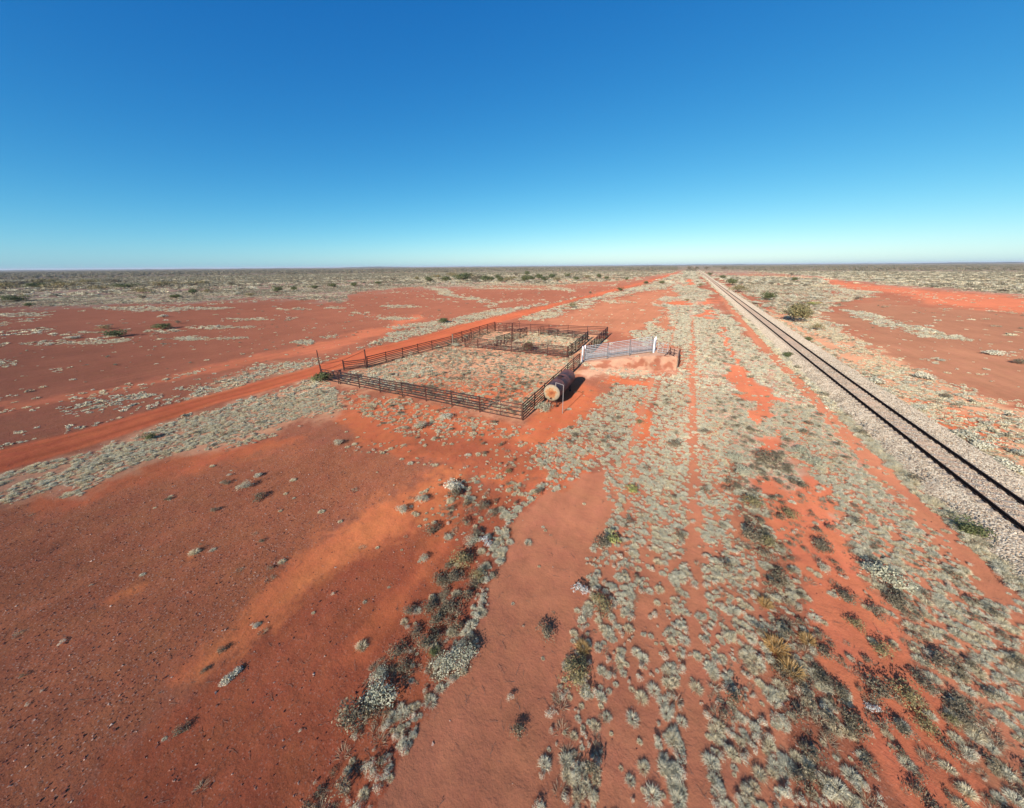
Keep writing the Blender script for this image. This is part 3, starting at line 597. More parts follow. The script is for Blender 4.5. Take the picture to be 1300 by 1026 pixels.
# ------------------------------------------------------------------ tank and pipe stand
tk = empty('steel_tank', (-9.62, 27.0, 0), 'big rusty cylindrical water tank with a cream flaking end, lying on legs beside the fence', 'tank', rz=radians(1.8))
RT_, LT, ZT = .74, 5.1, 1.36
b = MB(); N = 40; rings = [(0.0, RT_), (.03, RT_ + .012), (.06, RT_)] + [(LT * k / 3, RT_ + e) for k in (1, 2) for e in ()]
prof = [(0, RT_), (.02, RT_ + .015), (.08, RT_ + .015), (.1, RT_), (1.68, RT_), (1.70, RT_ + .01), (1.74, RT_ + .01), (1.76, RT_), (3.38, RT_), (3.4, RT_ + .01), (3.44, RT_ + .01), (3.46, RT_), (LT - .1, RT_), (LT - .08, RT_ + .015), (LT, RT_ + .015)]
vs = [(r_ * cos(2 * pi * i / N), y_, r_ * sin(2 * pi * i / N)) for y_, r_ in prof for i in range(N)]
fs = [(k * N + i, (k + 1) * N + i, (k + 1) * N + (i + 1) % N, k * N + (i + 1) % N) for k in range(len(prof) - 1) for i in range(N)]
b.add(vs, fs); link('shell', b.mesh('shell', M['shell'], True), tk, (0, 0, ZT))
def dish(sgn):
    b = MB(); pr = [(RT_ + .0, 0), (RT_ * .97, .03), (RT_ * .85, .075), (RT_ * .6, .12), (RT_ * .3, .145), (0.001, .15)]
    vs = [(r_ * cos(2 * pi * i / N), sgn * d_, r_ * sin(2 * pi * i / N)) for r_, d_ in pr for i in range(N)]
    fs = [(k * N + i, k * N + (i + 1) % N, (k + 1) * N + (i + 1) % N, (k + 1) * N + i)[::(1 if sgn < 0 else -1)] for k in range(len(pr) - 1) for i in range(N)]
    b.add(vs, fs); return b
tag(link('tank_end', dish(-1).mesh('tank_end', M['tend'], True), tk, (0, 0, ZT)), 'cream painted dished end flaking to orange rust')
link('tank_end', dish(1).mesh('tank_end', M['shell'], True), tk, (0, LT, ZT))
b = MB(); b.tube((0, 2.4, RT_ - .03), (0, 2.4, RT_ + .09), .22, 16); b.tube((0, 2.4, RT_ + .09), (0, 2.4, RT_ + .12), .26, 16); link('hatch', b.mesh('hatch', M['rust'], False), tk, (0, 0, ZT))
for y_ in (.35, LT - .4):
    for s_ in (-1, 1):
        b = MB(); b.tube((s_ * .42, y_, -.1), (s_ * .36, y_, ZT - .5), .055, 8); b.box((s_ * .42, y_, .03), (.24, .24, .03)); link('leg', b.mesh('leg', M['rust']), tk)
    b = MB(); b.tube((-.39, y_, .4), (.39, y_, .4), .035, 6); link('cross_brace', b.mesh('cross_brace', M['rust']), tk)
b = MB(); b.tube((0, -.3, ZT - .42), (0, -.08, ZT - .42), .05, 10); b.tube((0, -.32, ZT - .42), (0, -.28, ZT - .42), .075, 10); link('outlet', b.mesh('outlet', M['rust']), tk)
ps = empty('pipe_stand', (*P2(714.1, 524.8), 0), 'tall thin pale filling pipe bent over towards the cream end of the tank', 'pipe')
b = MB(); b.tube((0, 0, -.2), (0, 0, 2.48), .027, 8); link('riser', b.mesh('riser', M['pipe']), ps)
b = MB(); b.tube((0, 0, 2.48), (-.04, .01, 2.53), .036, 8); b.tube((-.04, .01, 2.53), (-.75, .25, 2.56), .026, 8); link('arm', b.mesh('arm', M['pipe']), ps)
b = MB(); b.tube((-.75, .25, 2.57), (-.76, .25, 2.28), .034, 8); link('spout', b.mesh('spout', M['pipe']), ps)

# ------------------------------------------------------------------ plants
def leafattr(me, per):
    nf = len(me.polygons); a = me.attributes.new('leaf', 'FLOAT', 'FACE')
    v = np.repeat(rng.random(nf // per + 1), per)[:nf]; a.data.foreach_set('value', v.astype(np.float32))
def meshnp(name, V, F_, mat, per):
    me = bpy.data.meshes.new(name); me.from_pydata(V.tolist(), [], F_.tolist()); me.update(); me.materials.append(mat); leafattr(me, per); return me
def tuft(name, mat, n=110, spread=.85, h=.55, w=.022, base=.16, curl=.25):
    """grass tussock: narrow two-segment blades fanning out; unit size: about 1 wide"""
    V = []; F_ = []
    for i in range(n):
        a = rng.uniform(0, 2 * pi); e = math.acos(rng.uniform(cos(radians(80 * spread)), 1)); L = rng.uniform(.65, 1.) * h
        d = np.array([cos(a) * sin(e), sin(a) * sin(e), cos(e)]); br = base * math.sqrt(rng.random()); a2 = a + rng.normal(0, .7)
        p0 = np.array([cos(a2) * br, sin(a2) * br, -.02]); p1 = p0 + d * L * .6; p2 = p0 + d * L + np.array([d[0], d[1], 0]) * curl * L * .3 - np.array([0, 0, curl * L * sin(e) * .5])
        t_ = rng.uniform(0, 2 * pi); s = np.cross(d, [cos(t_), sin(t_), .3]); s /= np.linalg.norm(s); ww = w * rng.uniform(.7, 1.3)
        k = len(V); V += [p0 - s * ww * .6, p0 + s * ww * .6, p1 - s * ww, p1 + s * ww, p2]
        F_ += [(k, k + 1, k + 3), (k, k + 3, k + 2), (k + 2, k + 3, k + 4)]
    return meshnp(name, np.array(V), np.array(F_), mat, 3)
def leafy(name, mat, n=220, h=.5, leaf=.05, shell=.55, lobes=5, asp=1.8, flatb=.1):
    """leafy shrub: small leaf faces in clustered lobes about a dome"""
    V = []; F_ = []; L = []
    for k in range(lobes):
        a = rng.uniform(0, 2 * pi); r = rng.uniform(.0, .3); L.append((cos(a) * r, sin(a) * r, h * rng.uniform(.25, .6), rng.uniform(.18, .3)))
    for i in range(n):
        cx, cy, cz, cr = L[rng.integers(lobes)]
        d = rng.normal(0, 1, 3); d /= np.linalg.norm(d); d[2] = abs(d[2]) * .9 - flatb
        rr_ = cr * (shell + (1 - shell) * rng.random() ** .5) * rng.uniform(.8, 1.2)
        p_ = np.array([cx, cy, cz]) + d * rr_ * np.array([1, 1, h / .5]); p_[2] = max(p_[2], .02 * rng.random())
        nrm = d + rng.normal(0, .6, 3); nrm /= np.linalg.norm(nrm)
        u = np.cross(nrm, rng.normal(0, 1, 3)); u /= np.linalg.norm(u); v = np.cross(nrm, u); s = leaf * rng.uniform(.6, 1.3)
        k = len(V); V += [p_ - u * s * asp * .5, p_ - v * s * .5, p_ + u * s * asp * .5, p_ + v * s * .5]; F_ += [(k, k + 1, k + 2, k + 3)]
    return meshnp(name, np.array(V), np.array(F_), mat, 1)
def stems(name, n=7, h=.4, r=.012):
    b = MB()
    for i in range(n):
        a = rng.uniform(0, 2 * pi); e = rng.uniform(.2, .9); L = h * rng.uniform(.7, 1.)
        p1 = Vector((cos(a) * sin(e) * L * .5, sin(a) * sin(e) * L * .5, cos(e) * L * .5)); p2 = p1 + Vector((cos(a + .4) * sin(e) * L * .5, sin(a + .4) * sin(e) * L * .5, cos(e) * L * .55))
        b.tube((0, 0, -.02), p1, r, 4, r2=r * .7, cap=False); b.tube(p1, p2, r * .7, 4, r2=r * .3, cap=False)
    return b.mesh(name, M['wood'])
T = {}
T['G'] = [tuft('grass_tuft', M['greyg'], 420, 1.0, .5, .0075, .26, .5) for _ in range(4)] + [leafy('grass_tuft', M['greyg'], 520, .42, .024, lobes=lb, asp=2.4) for lb in (2, 3, 4, 5, 6)]
T['S'] = [tuft('straw_tuft', M['straw'], 380, 1.0, h_, .0075, .2, c_) for h_, c_ in ((.5, .4), (.45, .6), (.55, .3), (.4, .7), (.5, .5))]
T['D'] = [leafy('low_shrub', M['darks'], 260, .45, .04, lobes=6) for _ in range(4)]
T['Gf'] = [tuft('far_tuft', M['greyg'], 60, 1.0, .5, .05, .3) for _ in range(2)] + [leafy('far_tuft', M['greyg'], 90, .4, .09, lobes=6) for _ in range(3)]
T['Sf'] = [tuft('far_straw', M['straw'], 60, 1.0, .45, .05, .3) for _ in range(3)]
T['Df'] = [leafy('far_scrub', M['farsc'], 110, .5, .09, lobes=6) for _ in range(4)]
T['W'] = [tuft('dead_grass', M['dead'], 90, 1.0, .5, .009, .35) for _ in range(4)]
T['Wf'] = [tuft('dead_grass_far', M['dead'], 40, 1.0, .42, .04, .4) for _ in range(3)]
T['gold'] = [tuft('dry_tuft', M['gold'], 420, .85, .6, .008, .24, .4) for _ in range(3)]
T['wood'] = [leafy('far_tree', M['farsc'], 140, .6, .10, lobes=7) for _ in range(3)]

def stuff_scatter(name, protos, X, Y, Z, S, label, zs=None, kind_cat=None):
    """one object: a point mesh whose geometry nodes place plant instances"""
    if len(X) == 0: return
    me = bpy.data.meshes.new(name); me.vertices.add(len(X)); me.vertices.foreach_set('co', np.stack([X, Y, Z], 1).astype(np.float32).ravel())
    a = me.attributes.new('size', 'FLOAT_VECTOR', 'POINT'); zs = S if zs is None else zs
    a.data.foreach_set('vector', np.stack([S, S, zs], 1).astype(np.float32).ravel())
    a = me.attributes.new('turn', 'FLOAT_VECTOR', 'POINT'); a.data.foreach_set('vector', np.stack([rng.normal(0, .08, len(X)), rng.normal(0, .08, len(X)), rng.uniform(0, 6.28, len(X))], 1).astype(np.float32).ravel())
    a = me.attributes.new('pick', 'INT', 'POINT'); a.data.foreach_set('value', rng.integers(0, len(protos), len(X)).astype(np.int32))
    o = link(name, me); tag(o, label, kind_cat, kind='stuff')
    ng = bpy.data.node_groups.new(name + '_scatter', 'GeometryNodeTree')
    ng.interface.new_socket('Geometry', in_out='INPUT', socket_type='NodeSocketGeometry'); ng.interface.new_socket('Geometry', in_out='OUTPUT', socket_type='NodeSocketGeometry')
    gi = ng.nodes.new('NodeGroupInput'); go = ng.nodes.new('NodeGroupOutput'); ip = ng.nodes.new('GeometryNodeInstanceOnPoints'); gt = ng.nodes.new('GeometryNodeGeometryToInstance')
    for k, pm_ in reversed(list(enumerate(protos))):
        po = bpy.data.objects.new(pm_.name + '_source', pm_)
        oi = ng.nodes.new('GeometryNodeObjectInfo'); oi.inputs['Object'].default_value = po; oi.inputs['As Instance'].default_value = True
        ng.links.new(oi.outputs['Geometry'], gt.inputs[0])
    ng.links.new(gi.outputs[0], ip.inputs['Points']); 
    if len(protos) > 1:
        jn = ng.nodes.new('GeometryNodeJoinGeometry')
        for l in list(gt.inputs[0].links): ng.links.new(l.from_socket, jn.inputs[0]); 
        ng.nodes.remove(gt); ng.links.new(jn.outputs[0], ip.inputs['Instance'])
    else:
        ng.links.new(oi.outputs['Geometry'], ip.inputs['Instance']); ng.nodes.remove(gt)
    ip.inputs['Pick Instance'].default_value = len(protos) > 1
    def na(t, nm, so_, si):
        x = ng.nodes.new('GeometryNodeInputNamedAttribute'); x.data_type = t; x.inputs['Name'].default_value = nm
        ng.links.new([q for q in x.outputs if q.enabled and q.name == 'Attribute'][0], ip.inputs[si])
    na('INT', 'pick', 0, 'Instance Index'); na('FLOAT_VECTOR', 'size', 0, 'Scale')
    x = ng.nodes.new('GeometryNodeInputNamedAttribute'); x.data_type = 'FLOAT_VECTOR'; x.inputs['Name'].default_value = 'turn'
    er = ng.nodes.new('FunctionNodeEulerToRotation'); ng.links.new([q for q in x.outputs if q.enabled and q.name == 'Attribute'][0], er.inputs[0]); ng.links.new(er.outputs[0], ip.inputs['Rotation'])
    ng.links.new(ip.outputs[0], go.inputs[0])
    md = o.modifiers.new('scatter', 'NODES'); md.node_group = ng
    return o

# cover maps: (grey tufts, straw, dark scrub) share of ground covered
VEG = [  # outline, G, S, D, noise contrast
    ([(-900, 640), (0, 640), (170, 600), (340, 560), (430, 560), (545, 615), (230, 850), (60, 1100), (-900, 1400)], .0015, .0012, .001, 0),
    ([(-200, 618), (0, 602), (101, 573), (189, 543.5), (281, 513), (338, 498), (405, 478), (412, 486), (470, 505), (450, 520), (400, 530), (350, 540), (300, 555), (180, 590), (95, 628), (30, 634), (-200, 690)], .50, .48, .02, .45),
    ([(250, 562), (330, 545), (345, 552), (260, 578)], .3, .3, .0, .8),
    ([(0, 608), (80, 590), (85, 598), (0, 620)], .0, .0, .03, .5),
    ([(0, 564), (101, 539), (203, 510), (304, 484), (403, 458), (420, 452), (463, 438), (463, 443), (403, 464), (304, 491), (203, 518), (101, 546), (0, 571)], .45, .2, .02, .6),
    ([(92, 518), (130, 502), (165, 498), (210, 500), (205, 505), (160, 514), (120, 524)], .6, .15, .0, .3),
    ([(230, 492), (280, 484), (310, 470), (360, 462), (400, 456), (404, 462), (330, 480), (304, 490), (250, 500)], .4, .3, .03, .7),
    ([(-100, 532), (0, 520), (70, 508), (200, 484), (260, 472), (262, 475), (200, 489), (70, 514), (0, 526), (-100, 540)], .15, .45, .0, .5),
    ([(22, 552), (60, 545), (60, 549), (22, 556)], .4, .1, 0, .2), ([(60, 535), (95, 530), (95, 534), (60, 538)], .3, .1, 0, .2),
    ([(463, 438), (500, 424), (530, 416), (560, 408), (620, 394), (690, 386), (745, 374), (745, 376), (692, 389), (631, 402), (583, 412), (546, 423), (509, 433), (463, 444)], .42, .25, .03, .8),
    ([(480, 416), (554, 406), (560, 412), (500, 420)], .3, .25, .0, .8),
    ([(665, 400), (719, 386), (794, 367), (829, 358), (861, 347), (866, 350), (850, 366), (810, 372), (770, 382), (720, 398), (690, 408), (665, 406)], .35, .3, .03, .9),
    ([(531, 363), (560, 366), (600, 378), (634, 388), (628, 391), (585, 380), (545, 369)], .25, .5, 0, .2),
    ([(690, 362), (720, 366), (735, 370), (728, 371), (700, 367)], .2, .4, 0, .3), ([(590, 364), (690, 366), (690, 368), (600, 367)], .2, .4, 0, .3),
    # big yard and its surroundings
    ([(412, 484), (466, 467), (573, 439), (605, 443), (720, 456), (735, 462), (666, 530), (560, 508), (480, 494)], .06, .16, .11, .8),
    ([(418, 486), (466, 468), (540, 449), (560, 462), (540, 485), (500, 494), (450, 490)], .34, .30, .05, .5),
    ([(607, 442), (640, 426), (690, 418), (746, 430), (722, 452), (660, 446)], .08, .36, .10, .5),
    ([(430, 495), (560, 514), (665, 540), (690, 545), (640, 560), (560, 560), (480, 545), (430, 520)], .08, .14, .05, .9),
    ([(430, 560), (560, 560), (650, 565), (700, 580), (690, 600), (560, 600), (440, 572)], .03, .05, .01, 1.),
    ([(500, 650), (560, 605), (600, 600), (640, 560), (700, 565), (660, 640), (610, 680), (560, 690)], .05, .12, .05, .9),
    ([(680, 590), (735, 555), (760, 505), (800, 470), (810, 500), (775, 550), (740, 585), (700, 600)], .64, .28, .03, .5),
    ([(790, 480), (740, 470), (735, 460), (760, 470), (870, 470), (880, 500), (870, 560), (800, 580), (765, 600), (760, 560)], .60, .34, .03, .3),
    ([(745, 585), (775, 600), (735, 604), (700, 618), (665, 650), (655, 680), (645, 708), (614, 760), (607, 790), (600, 845), (556, 880), (520, 936), (470, 1050), (430, 1050), (505, 900), (560, 850), (590, 780), (600, 740), (622, 690), (640, 650), (680, 615)], .75, .14, .06, .35),
    ([(640, 650), (622, 690), (600, 740), (590, 780), (560, 850), (505, 900), (430, 1050), (380, 1050), (430, 900), (500, 810), (545, 740), (590, 690)], .03, .03, .32, 1.),
    # central strips; part of the dark scrub stands in for shadow gaps between tufts
    ([(775, 600), (860, 560), (905, 560), (935, 680), (965, 800), (1000, 936), (1080, 1300), (690, 1300), (690, 936), (745, 740)], .60, .20, .02, .5),
    ([(765, 600), (820, 560), (835, 600), (815, 680), (795, 760), (790, 800), (770, 860), (764, 936), (740, 1100), (660, 1100), (690, 936), (710, 870), (724, 820), (740, 780), (754, 735), (765, 700), (773, 640)], .74, .14, .07, .3),
    ([(820, 600), (880, 600), (905, 680), (925, 760), (940, 860), (950, 936), (990, 1200), (840, 1200), (850, 936), (852, 860), (855, 760), (825, 700)], .72, .16, .01, .4),
    ([(800, 690), (850, 700), (855, 760), (850, 936), (840, 1200), (750, 1200), (766, 936), (772, 860), (792, 800), (796, 760)], .13, .08, 0, .5),
    ([(845, 385), (905, 385), (1000, 458), (1095, 556), (1180, 660), (1300, 750), (1500, 1000), (1400, 1200), (1225, 936), (1150, 800), (1090, 720), (1040, 610), (990, 560), (935, 500), (905, 560), (860, 560), (870, 470), (868, 455), (840, 440), (820, 440), (805, 428), (840, 400)], .66, .26, .06, .22),
    ([(858, 364), (870, 342), (882, 342), (905, 385), (845, 385)], .5, .2, .05, .6),
    ([(905, 440), (930, 430), (1000, 560), (1040, 640), (1020, 690), (1010, 750), (1031, 798), (1050, 850), (1090, 890), (1110, 960), (1160, 1200), (1020, 1200), (1000, 936), (965, 790), (940, 680), (915, 560), (900, 480)], .34, .14, .34, .5),
    ([(1095, 735), (1120, 760), (1160, 800), (1180, 850), (1225, 930), (1300, 1080), (1420, 1080), (1290, 930), (1230, 850), (1180, 790), (1130, 740)], .35, .1, .30, .5),
    ([(790, 505), (905, 450), (925, 600), (930, 680), (800, 690), (775, 610), (770, 560)], .70, .22, .02, .25),
    ([(690, 570), (735, 530), (775, 492), (840, 482), (872, 486), (880, 520), (800, 560), (745, 590), (690, 612)], .56, .28, .05, .3),
    ([(900, 400), (935, 420), (985, 520), (1000, 560), (940, 600), (908, 560), (902, 480)], .50, .18, .14, .4),
    # bare patches
    ([(922, 458), (942, 461), (958, 480), (984, 500), (990, 508), (975, 512), (978, 530), (972, 545), (955, 532), (962, 512), (940, 510), (922, 500)], .02, .01, .01, 0),
    ([(955, 552), (983, 558), (988, 572), (975, 582), (953, 584)], .03, .01, .01, 0),
    ([(957, 607), (980, 606), (1000, 625), (1030, 605), (1046, 618), (1050, 636), (1072, 680), (1095, 735), (1112, 762), (1150, 796), (1166, 831), (1180, 858), (1204, 890), (1230, 940), (1300, 1080), (1190, 1080), (1101, 940), (1090, 890), (1050, 847), (1031, 798), (1010, 747), (998, 700), (985, 668), (965, 630)], .025, .015, .10, .9),
    ([(897, 392), (912, 393), (913, 407), (898, 407)], 0, 0, 0, 0), ([(895, 378), (905, 379), (907, 387), (896, 387)], 0, 0, 0, 0), ([(914, 413), (925, 416), (942, 448), (946, 462), (936, 458), (924, 432)], .02, 0, 0, 0),
    ([(868, 354), (881, 354), (879, 363), (867, 363)], 0, 0, 0, 0), ([(856, 382), (885, 382), (886, 388), (858, 388)], .03, 0, 0, 0), ([(740, 425), (700, 410), (740, 392), (800, 378), (858, 364), (850, 386), (832, 405), (805, 428), (775, 422)], .003, .004, 0, 1.),
    ([(848, 390), (853, 395), (853, 418), (838, 422), (832, 415)], .03, 0, 0, 0),
    ([(840, 482), (770, 478), (764, 488), (838, 494)], .05, 0, 0, 0), ([(800, 520), (828, 505), (830, 560), (800, 565)], .12, .05, 0, .5),
    # right of the railway
    ([(905, 350), (1050, 352), (1120, 366), (1100, 374), (1060, 384), (1035, 400), (1062, 412), (1080, 425), (1110, 440), (1150, 460), (1200, 482), (1250, 497), (1300, 512), (1600, 600), (1600, 900), (1300, 625), (1170, 530), (1060, 440), (960, 385)], .22, .28, .04, .95),
    ([(910, 350), (1040, 354), (1050, 372), (1040, 395), (1000, 400), (950, 380)], .30, .26, .16, .6),
    ([(1030, 400), (1060, 411), (1100, 423), (1150, 432), (1240, 440), (1300, 450), (1900, 520), (1900, 620), (1300, 500), (1235, 488), (1200, 476), (1150, 455), (1110, 435), (1080, 420)], .003, .004, .0, 1.),
    ([(1052, 392), (1077, 394), (1114, 400), (1138, 407), (1177, 414), (1208, 422), (1243, 432), (1236, 436), (1200, 432), (1174, 429), (1138, 420), (1100, 411), (1070, 402)], .6, .28, .0, .25),
    ([(1040, 353), (1141, 364), (1211, 370), (1300, 377), (1900, 430), (1900, 460), (1300, 398), (1194, 389), (1137, 375), (1085, 367), (1040, 358)], .01, .01, 0, 0),
    ([(1130, 378), (1300, 400), (1300, 440), (1200, 420), (1100, 390)], .006, .008, .004, 1.),
    # far country
    ([(-900, 400), (-300, 395), (0, 392), (120, 388), (250, 384), (330, 378), (430, 384), (445, 372), (520, 365), (700, 363), (790, 356), (858, 346), (858, 338), (-900, 348)], .09, .17, .14, 1.),
    ([(-900, 372), (0, 366), (250, 362), (440, 356), (560, 352), (860, 344), (860, 330), (-900, 340)], .09, .17, .36, .7),
    ([(905, 340), (1040, 352), (1140, 363), (1300, 374), (1900, 420), (1900, 300), (905, 330)], .16, .30, .17, .7),
]
for (cx, cy, rx, ry, g_, s_) in [(14, 411, 20, 1.8, .2, .4), (68, 421, 62, 4.5, .18, .22), (110, 433, 55, 4, .25, .35), (190, 421, 30, 3, .25, .35), (271, 416, 52, 3.5, .25, .3), (254, 430, 58, 2.6, .2, .4), (205, 392, 75, 3.5, .25, .35), (389, 436, 22, 4, .4, .3), (338, 404, 38, 2.2, .2, .4), (372, 393, 20, 2, .2, .4),
                                 (20, 400, 60, 3, .25, .35), (20, 437, 28, 3, .2, .4), (10, 462, 26, 5, .25, .3), (65, 470, 14, 2.5, .2, .3), (511, 390, 28, 2.6, .25, .4), (423, 392, 15, 1.8, .2, .4), (442, 398, 14, 1.8, .2, .4), (535, 413, 24, 2.5, .3, .4), (508, 427, 20, 3, .4, .2), (508, 405, 20, 1.8, .2, .4), (505, 405, 28, 1.5, .2, .3), (420, 428, 14, 1.6, .2, .4),
                                 (765, 424, 12, 2.5, .1, .6), (758, 436, 14, 4, .1, .6), (728, 391, 28, 3, .3, .4), (790, 383, 16, 2, .2, .4), (690, 398, 30, 2, .1, .5), (1195, 458, 14, 1.5, .3, .2), (45, 545, 26, 2, .3, .2), (1000, 452, 9, 3, .5, .1)]:
    VEG.append(([(cx + rx * cos(a_), cy + ry * sin(a_)) for a_ in np.linspace(0, 6.28, 12, False)], g_, s_, .0, .3))
def cover(x, y):
    r = np.hypot(x, y); amp = np.clip(.035 * r, .12, 6); wx, wy = warp(x, y, amp)
    qx, qy, d = proj(x + wx, y + wy); px, py, _ = proj(x, y)
    n = x.size; C = np.zeros((n, 3)); C[:] = (.003, .003, .0015); ct = np.full(n, 1.)
    st = fbm(x / 14., y / 22., 71)                                          # default: faint streaks on the plains
    C[:, 1] += sstep(.66, .74, st) * .10 * (r > 60); C[:, 0] += sstep(.66, .74, st) * .06 * (r > 60)
    ne = mfbm(x, y, np.clip(r / 40., .5, 10), 91, 3)
    for poly, g_, s_, dd, cc in VEG:
        P = np.array(poly); m0 = (d > 1) & (qx > P[:, 0].min() - 6) & (qx < P[:, 0].max() + 6) & (qy > P[:, 1].min() - 6) & (qy < P[:, 1].max() + 6)
        if not m0.any(): continue
        ii = np.nonzero(m0)[0]; sd = sdpoly(qx[ii], qy[ii], poly); w = sstep(-.35, 1., sd / (np.where(py[ii] > 440, 7., 2.2) if g_ + s_ > .12 else 1.) + (ne[ii] - .5) * 1.6)[:, None]
        C[ii] = C[ii] * (1 - w) + np.array((g_, s_, dd)) * w; ct[ii] = ct[ii] * (1 - w[:, 0]) + cc * w[:, 0]
    s1 = np.clip(r / 25., .8, 14)
    nz = mfbm(x, y, s1, 81, 3); nd = mfbm(x, y, s1 * 1.4, 83, 3)
    k = 1 + ct * (np.clip((nz - .5) * 7, -1, 1.0)); C[:, 0] *= k; C[:, 1] *= 1 + ct * np.clip((mfbm(x, y, s1, 85, 3) - .5) * 7, -1, 1); C[:, 2] *= 1 + ct * np.clip((nd - .5) * 8, -1, 1.4)
    # wheel tracks, ballast and its drain stay bare, tall grass fringe at the toe
    w2 = wx * .1; xb = x - bend(y); xx = x + w2
    for a0, a1, y1 in ((1.28, 1.9, 95), (-2.5, -2.05, 60), (10.85, 12.15, 170), (-1.75, -1.35, 110)):
        xq = xx - (bend(y) if a0 > 5 else 0); mk = (xq > a0) & (xq < a1) & (y < y1); C[mk] *= .12 if a0 > 5 or y1 == 95 else .3
    C[(xb > 12.9) & (xb < 18.2)] = (.0, .0, 0)
    mk = (xx - bend(y) > 12.1) & (xx - bend(y) < 12.95); C[mk] = (.45, .50, .04)
    mk = (xb > 18.2) & (xb < 19.6); C[mk] = np.maximum(C[mk], (.25, .2, .06))
    sd = sdpoly(px, py, ROAD); C[(sd > -.3) & (d > 1)] = (.0, .0, 0)
    C[(x > -12) & (x < .1) & (y > 40.5) & (y < 50) & (d > 1)] *= .45
    # nothing under the tank
    C[(abs(x + 9.7) < .9) & (y > 26.6) & (y < 32.4)] *= .1
    t_ = C.sum(1); C = C * np.minimum(1, .97 / np.maximum(t_, 1e-6))[:, None]; return np.clip(C, 0, .97), px, py, d
KINDS = 'GSDW'
store = {}
for lod, (r0, r1, area, size, hsc) in enumerate([(4.5, 38, .026, (.13, .37), 1.), (38, 95, .065, (.20, .52), .8), (95, 260, .45, (.5, 1.4), .5), (260, 800, 4., (1.3, 4.2), .5), (800, 3600, 90., (4, 12.), .42)]):
    HA = radians((94, 72, 66, 64, 64)[lod]); AR = (r1 * r1 - r0 * r0) * HA; Np = int(AR / area)
    if lod == 4: Np = min(Np, 60000)
    r = np.sqrt(rng.uniform(r0 * r0, r1 * r1, Np)); a = rng.uniform(-HA, HA, Np) - YAW
    x = r * np.sin(a); y = r * np.cos(a); C, px, py, d = cover(x, y)
    u = rng.random(Np)
    tot = C.sum(1); Wc = (.55 * np.clip((tot - .40) / .3, 0, 1) * (1 - tot) + C[:, 2] * 1.1) * .8 * (lod < 4)
    Wc = Wc + .30 * ((x > -35) & (x < -11.2) & (y > 23.6) & (y < 57)) * (lod < 3) * (mfbm(x, y, np.full(Np, 3.), 99, 3) > .42) * np.clip(1 - tot - Wc, 0, 1)
    C = np.concatenate([C, Wc[:, None]], 1); C[:, 2] /= (3.4, 1.9, 1.4, 1.2, 1.)[lod]
    for k in range(4):
        lo = C[:, :k].sum(1); m_ = (u >= lo) & (u < lo + C[:, k])
        X, Y = x[m_], y[m_]; n_ = m_.sum(); S = rng.uniform(0, 1, n_) ** 2.1 * (size[1] * (1.1 if lod < 2 else 1) - size[0]) + size[0]
        if k == 2: S = S * (1.9 if lod < 1 else 1.4 if lod < 2 else 1.2)
        fr = (X - bend(Y) > 12.0) & (X - bend(Y) < 13.1) & (Y < 200); S = np.where(fr & (lod < 2), S * 1.45, S)
        Z = hz(X, Y)
        mr = (X > RX0) & (X < RX1) & (Y > 38.7) & (Y < 52.9); Z = np.where(mr, np.maximum(ramp_h(X, Y), Z), Z)
        store[(lod, k)] = (X, Y, Z, S, S * hsc * rng.uniform(.8, 1.25, n_), px[m_], py[m_], d[m_])
        print('veg', lod, KINDS[k], n_)

# nearest tufts are objects of their own, the rest of each kind is one object
def individuals(key, protos, nmax, name, labelf, cat, group):
    X, Y, Z, S, SZ, px, py, d = store[key]
    vis = (px > 0) & (px < 1300) & (py < 1026) & (d > 1); sz = np.where(vis, S / np.maximum(d, 1), 0); o_ = np.argsort(-sz)[:nmax]; o_ = o_[sz[o_] > 0]
    for i in o_:
        ob = link(name, protos[int(rng.integers(len(protos)))], None, (X[i], Y[i], Z[i])); ob.rotation_euler = (rng.normal(0, .06), rng.normal(0, .06), rng.uniform(0, 6.28)); ob.scale = (S[i], S[i], SZ[i])
        l, g_ = labelf(X[i], Y[i], px[i], py[i], S[i]); tag(ob, l, cat, g_)
    keep = np.ones(len(X), bool); keep[o_] = False
    store[key] = tuple(v[keep] for v in (X, Y, Z, S, SZ, px, py, d))
def where(x, y):
    if x > 18: return 'beyond the railway'
    if x > 12.0: return 'at the foot of the ballast'
    if x > 4.2: return 'in the field left of the railway'
    if x > 1.6: return 'right of the wheel tracks'
    if x > -2.4: return 'between the two bare wheel tracks'
    if x > -6: return 'in the strip left of the wheel tracks'
    return 'on red ground left of the pink clay'
def lf(desc, grp):
    def f(x, y, px, py, S):
        w_ = where(x, y); r_ = math.hypot(x, y); a_ = 'small ' if S < .28 else ('' if S < .42 else 'broad ')
        z_ = ' at the front' if r_ < 12 else ' near the front' if r_ < 19 else ' farther back'
        return f'{a_}{desc} {w_}{z_}', f'{grp} {w_}'
    return f
individuals((0, 0), T['G'], 300, 'grass_tuft', lf('grey green tuft', 'grey green tufts'), 'grass tuft', '')
individuals((0, 1), T['S'], 300, 'straw_tuft', lf('straw coloured tuft', 'straw tufts'), 'grass tuft', '')
individuals((0, 2), T['D'], 300, 'low_shrub', lf('dark scrub plant', 'low dark scrub plants'), 'shrub', '')

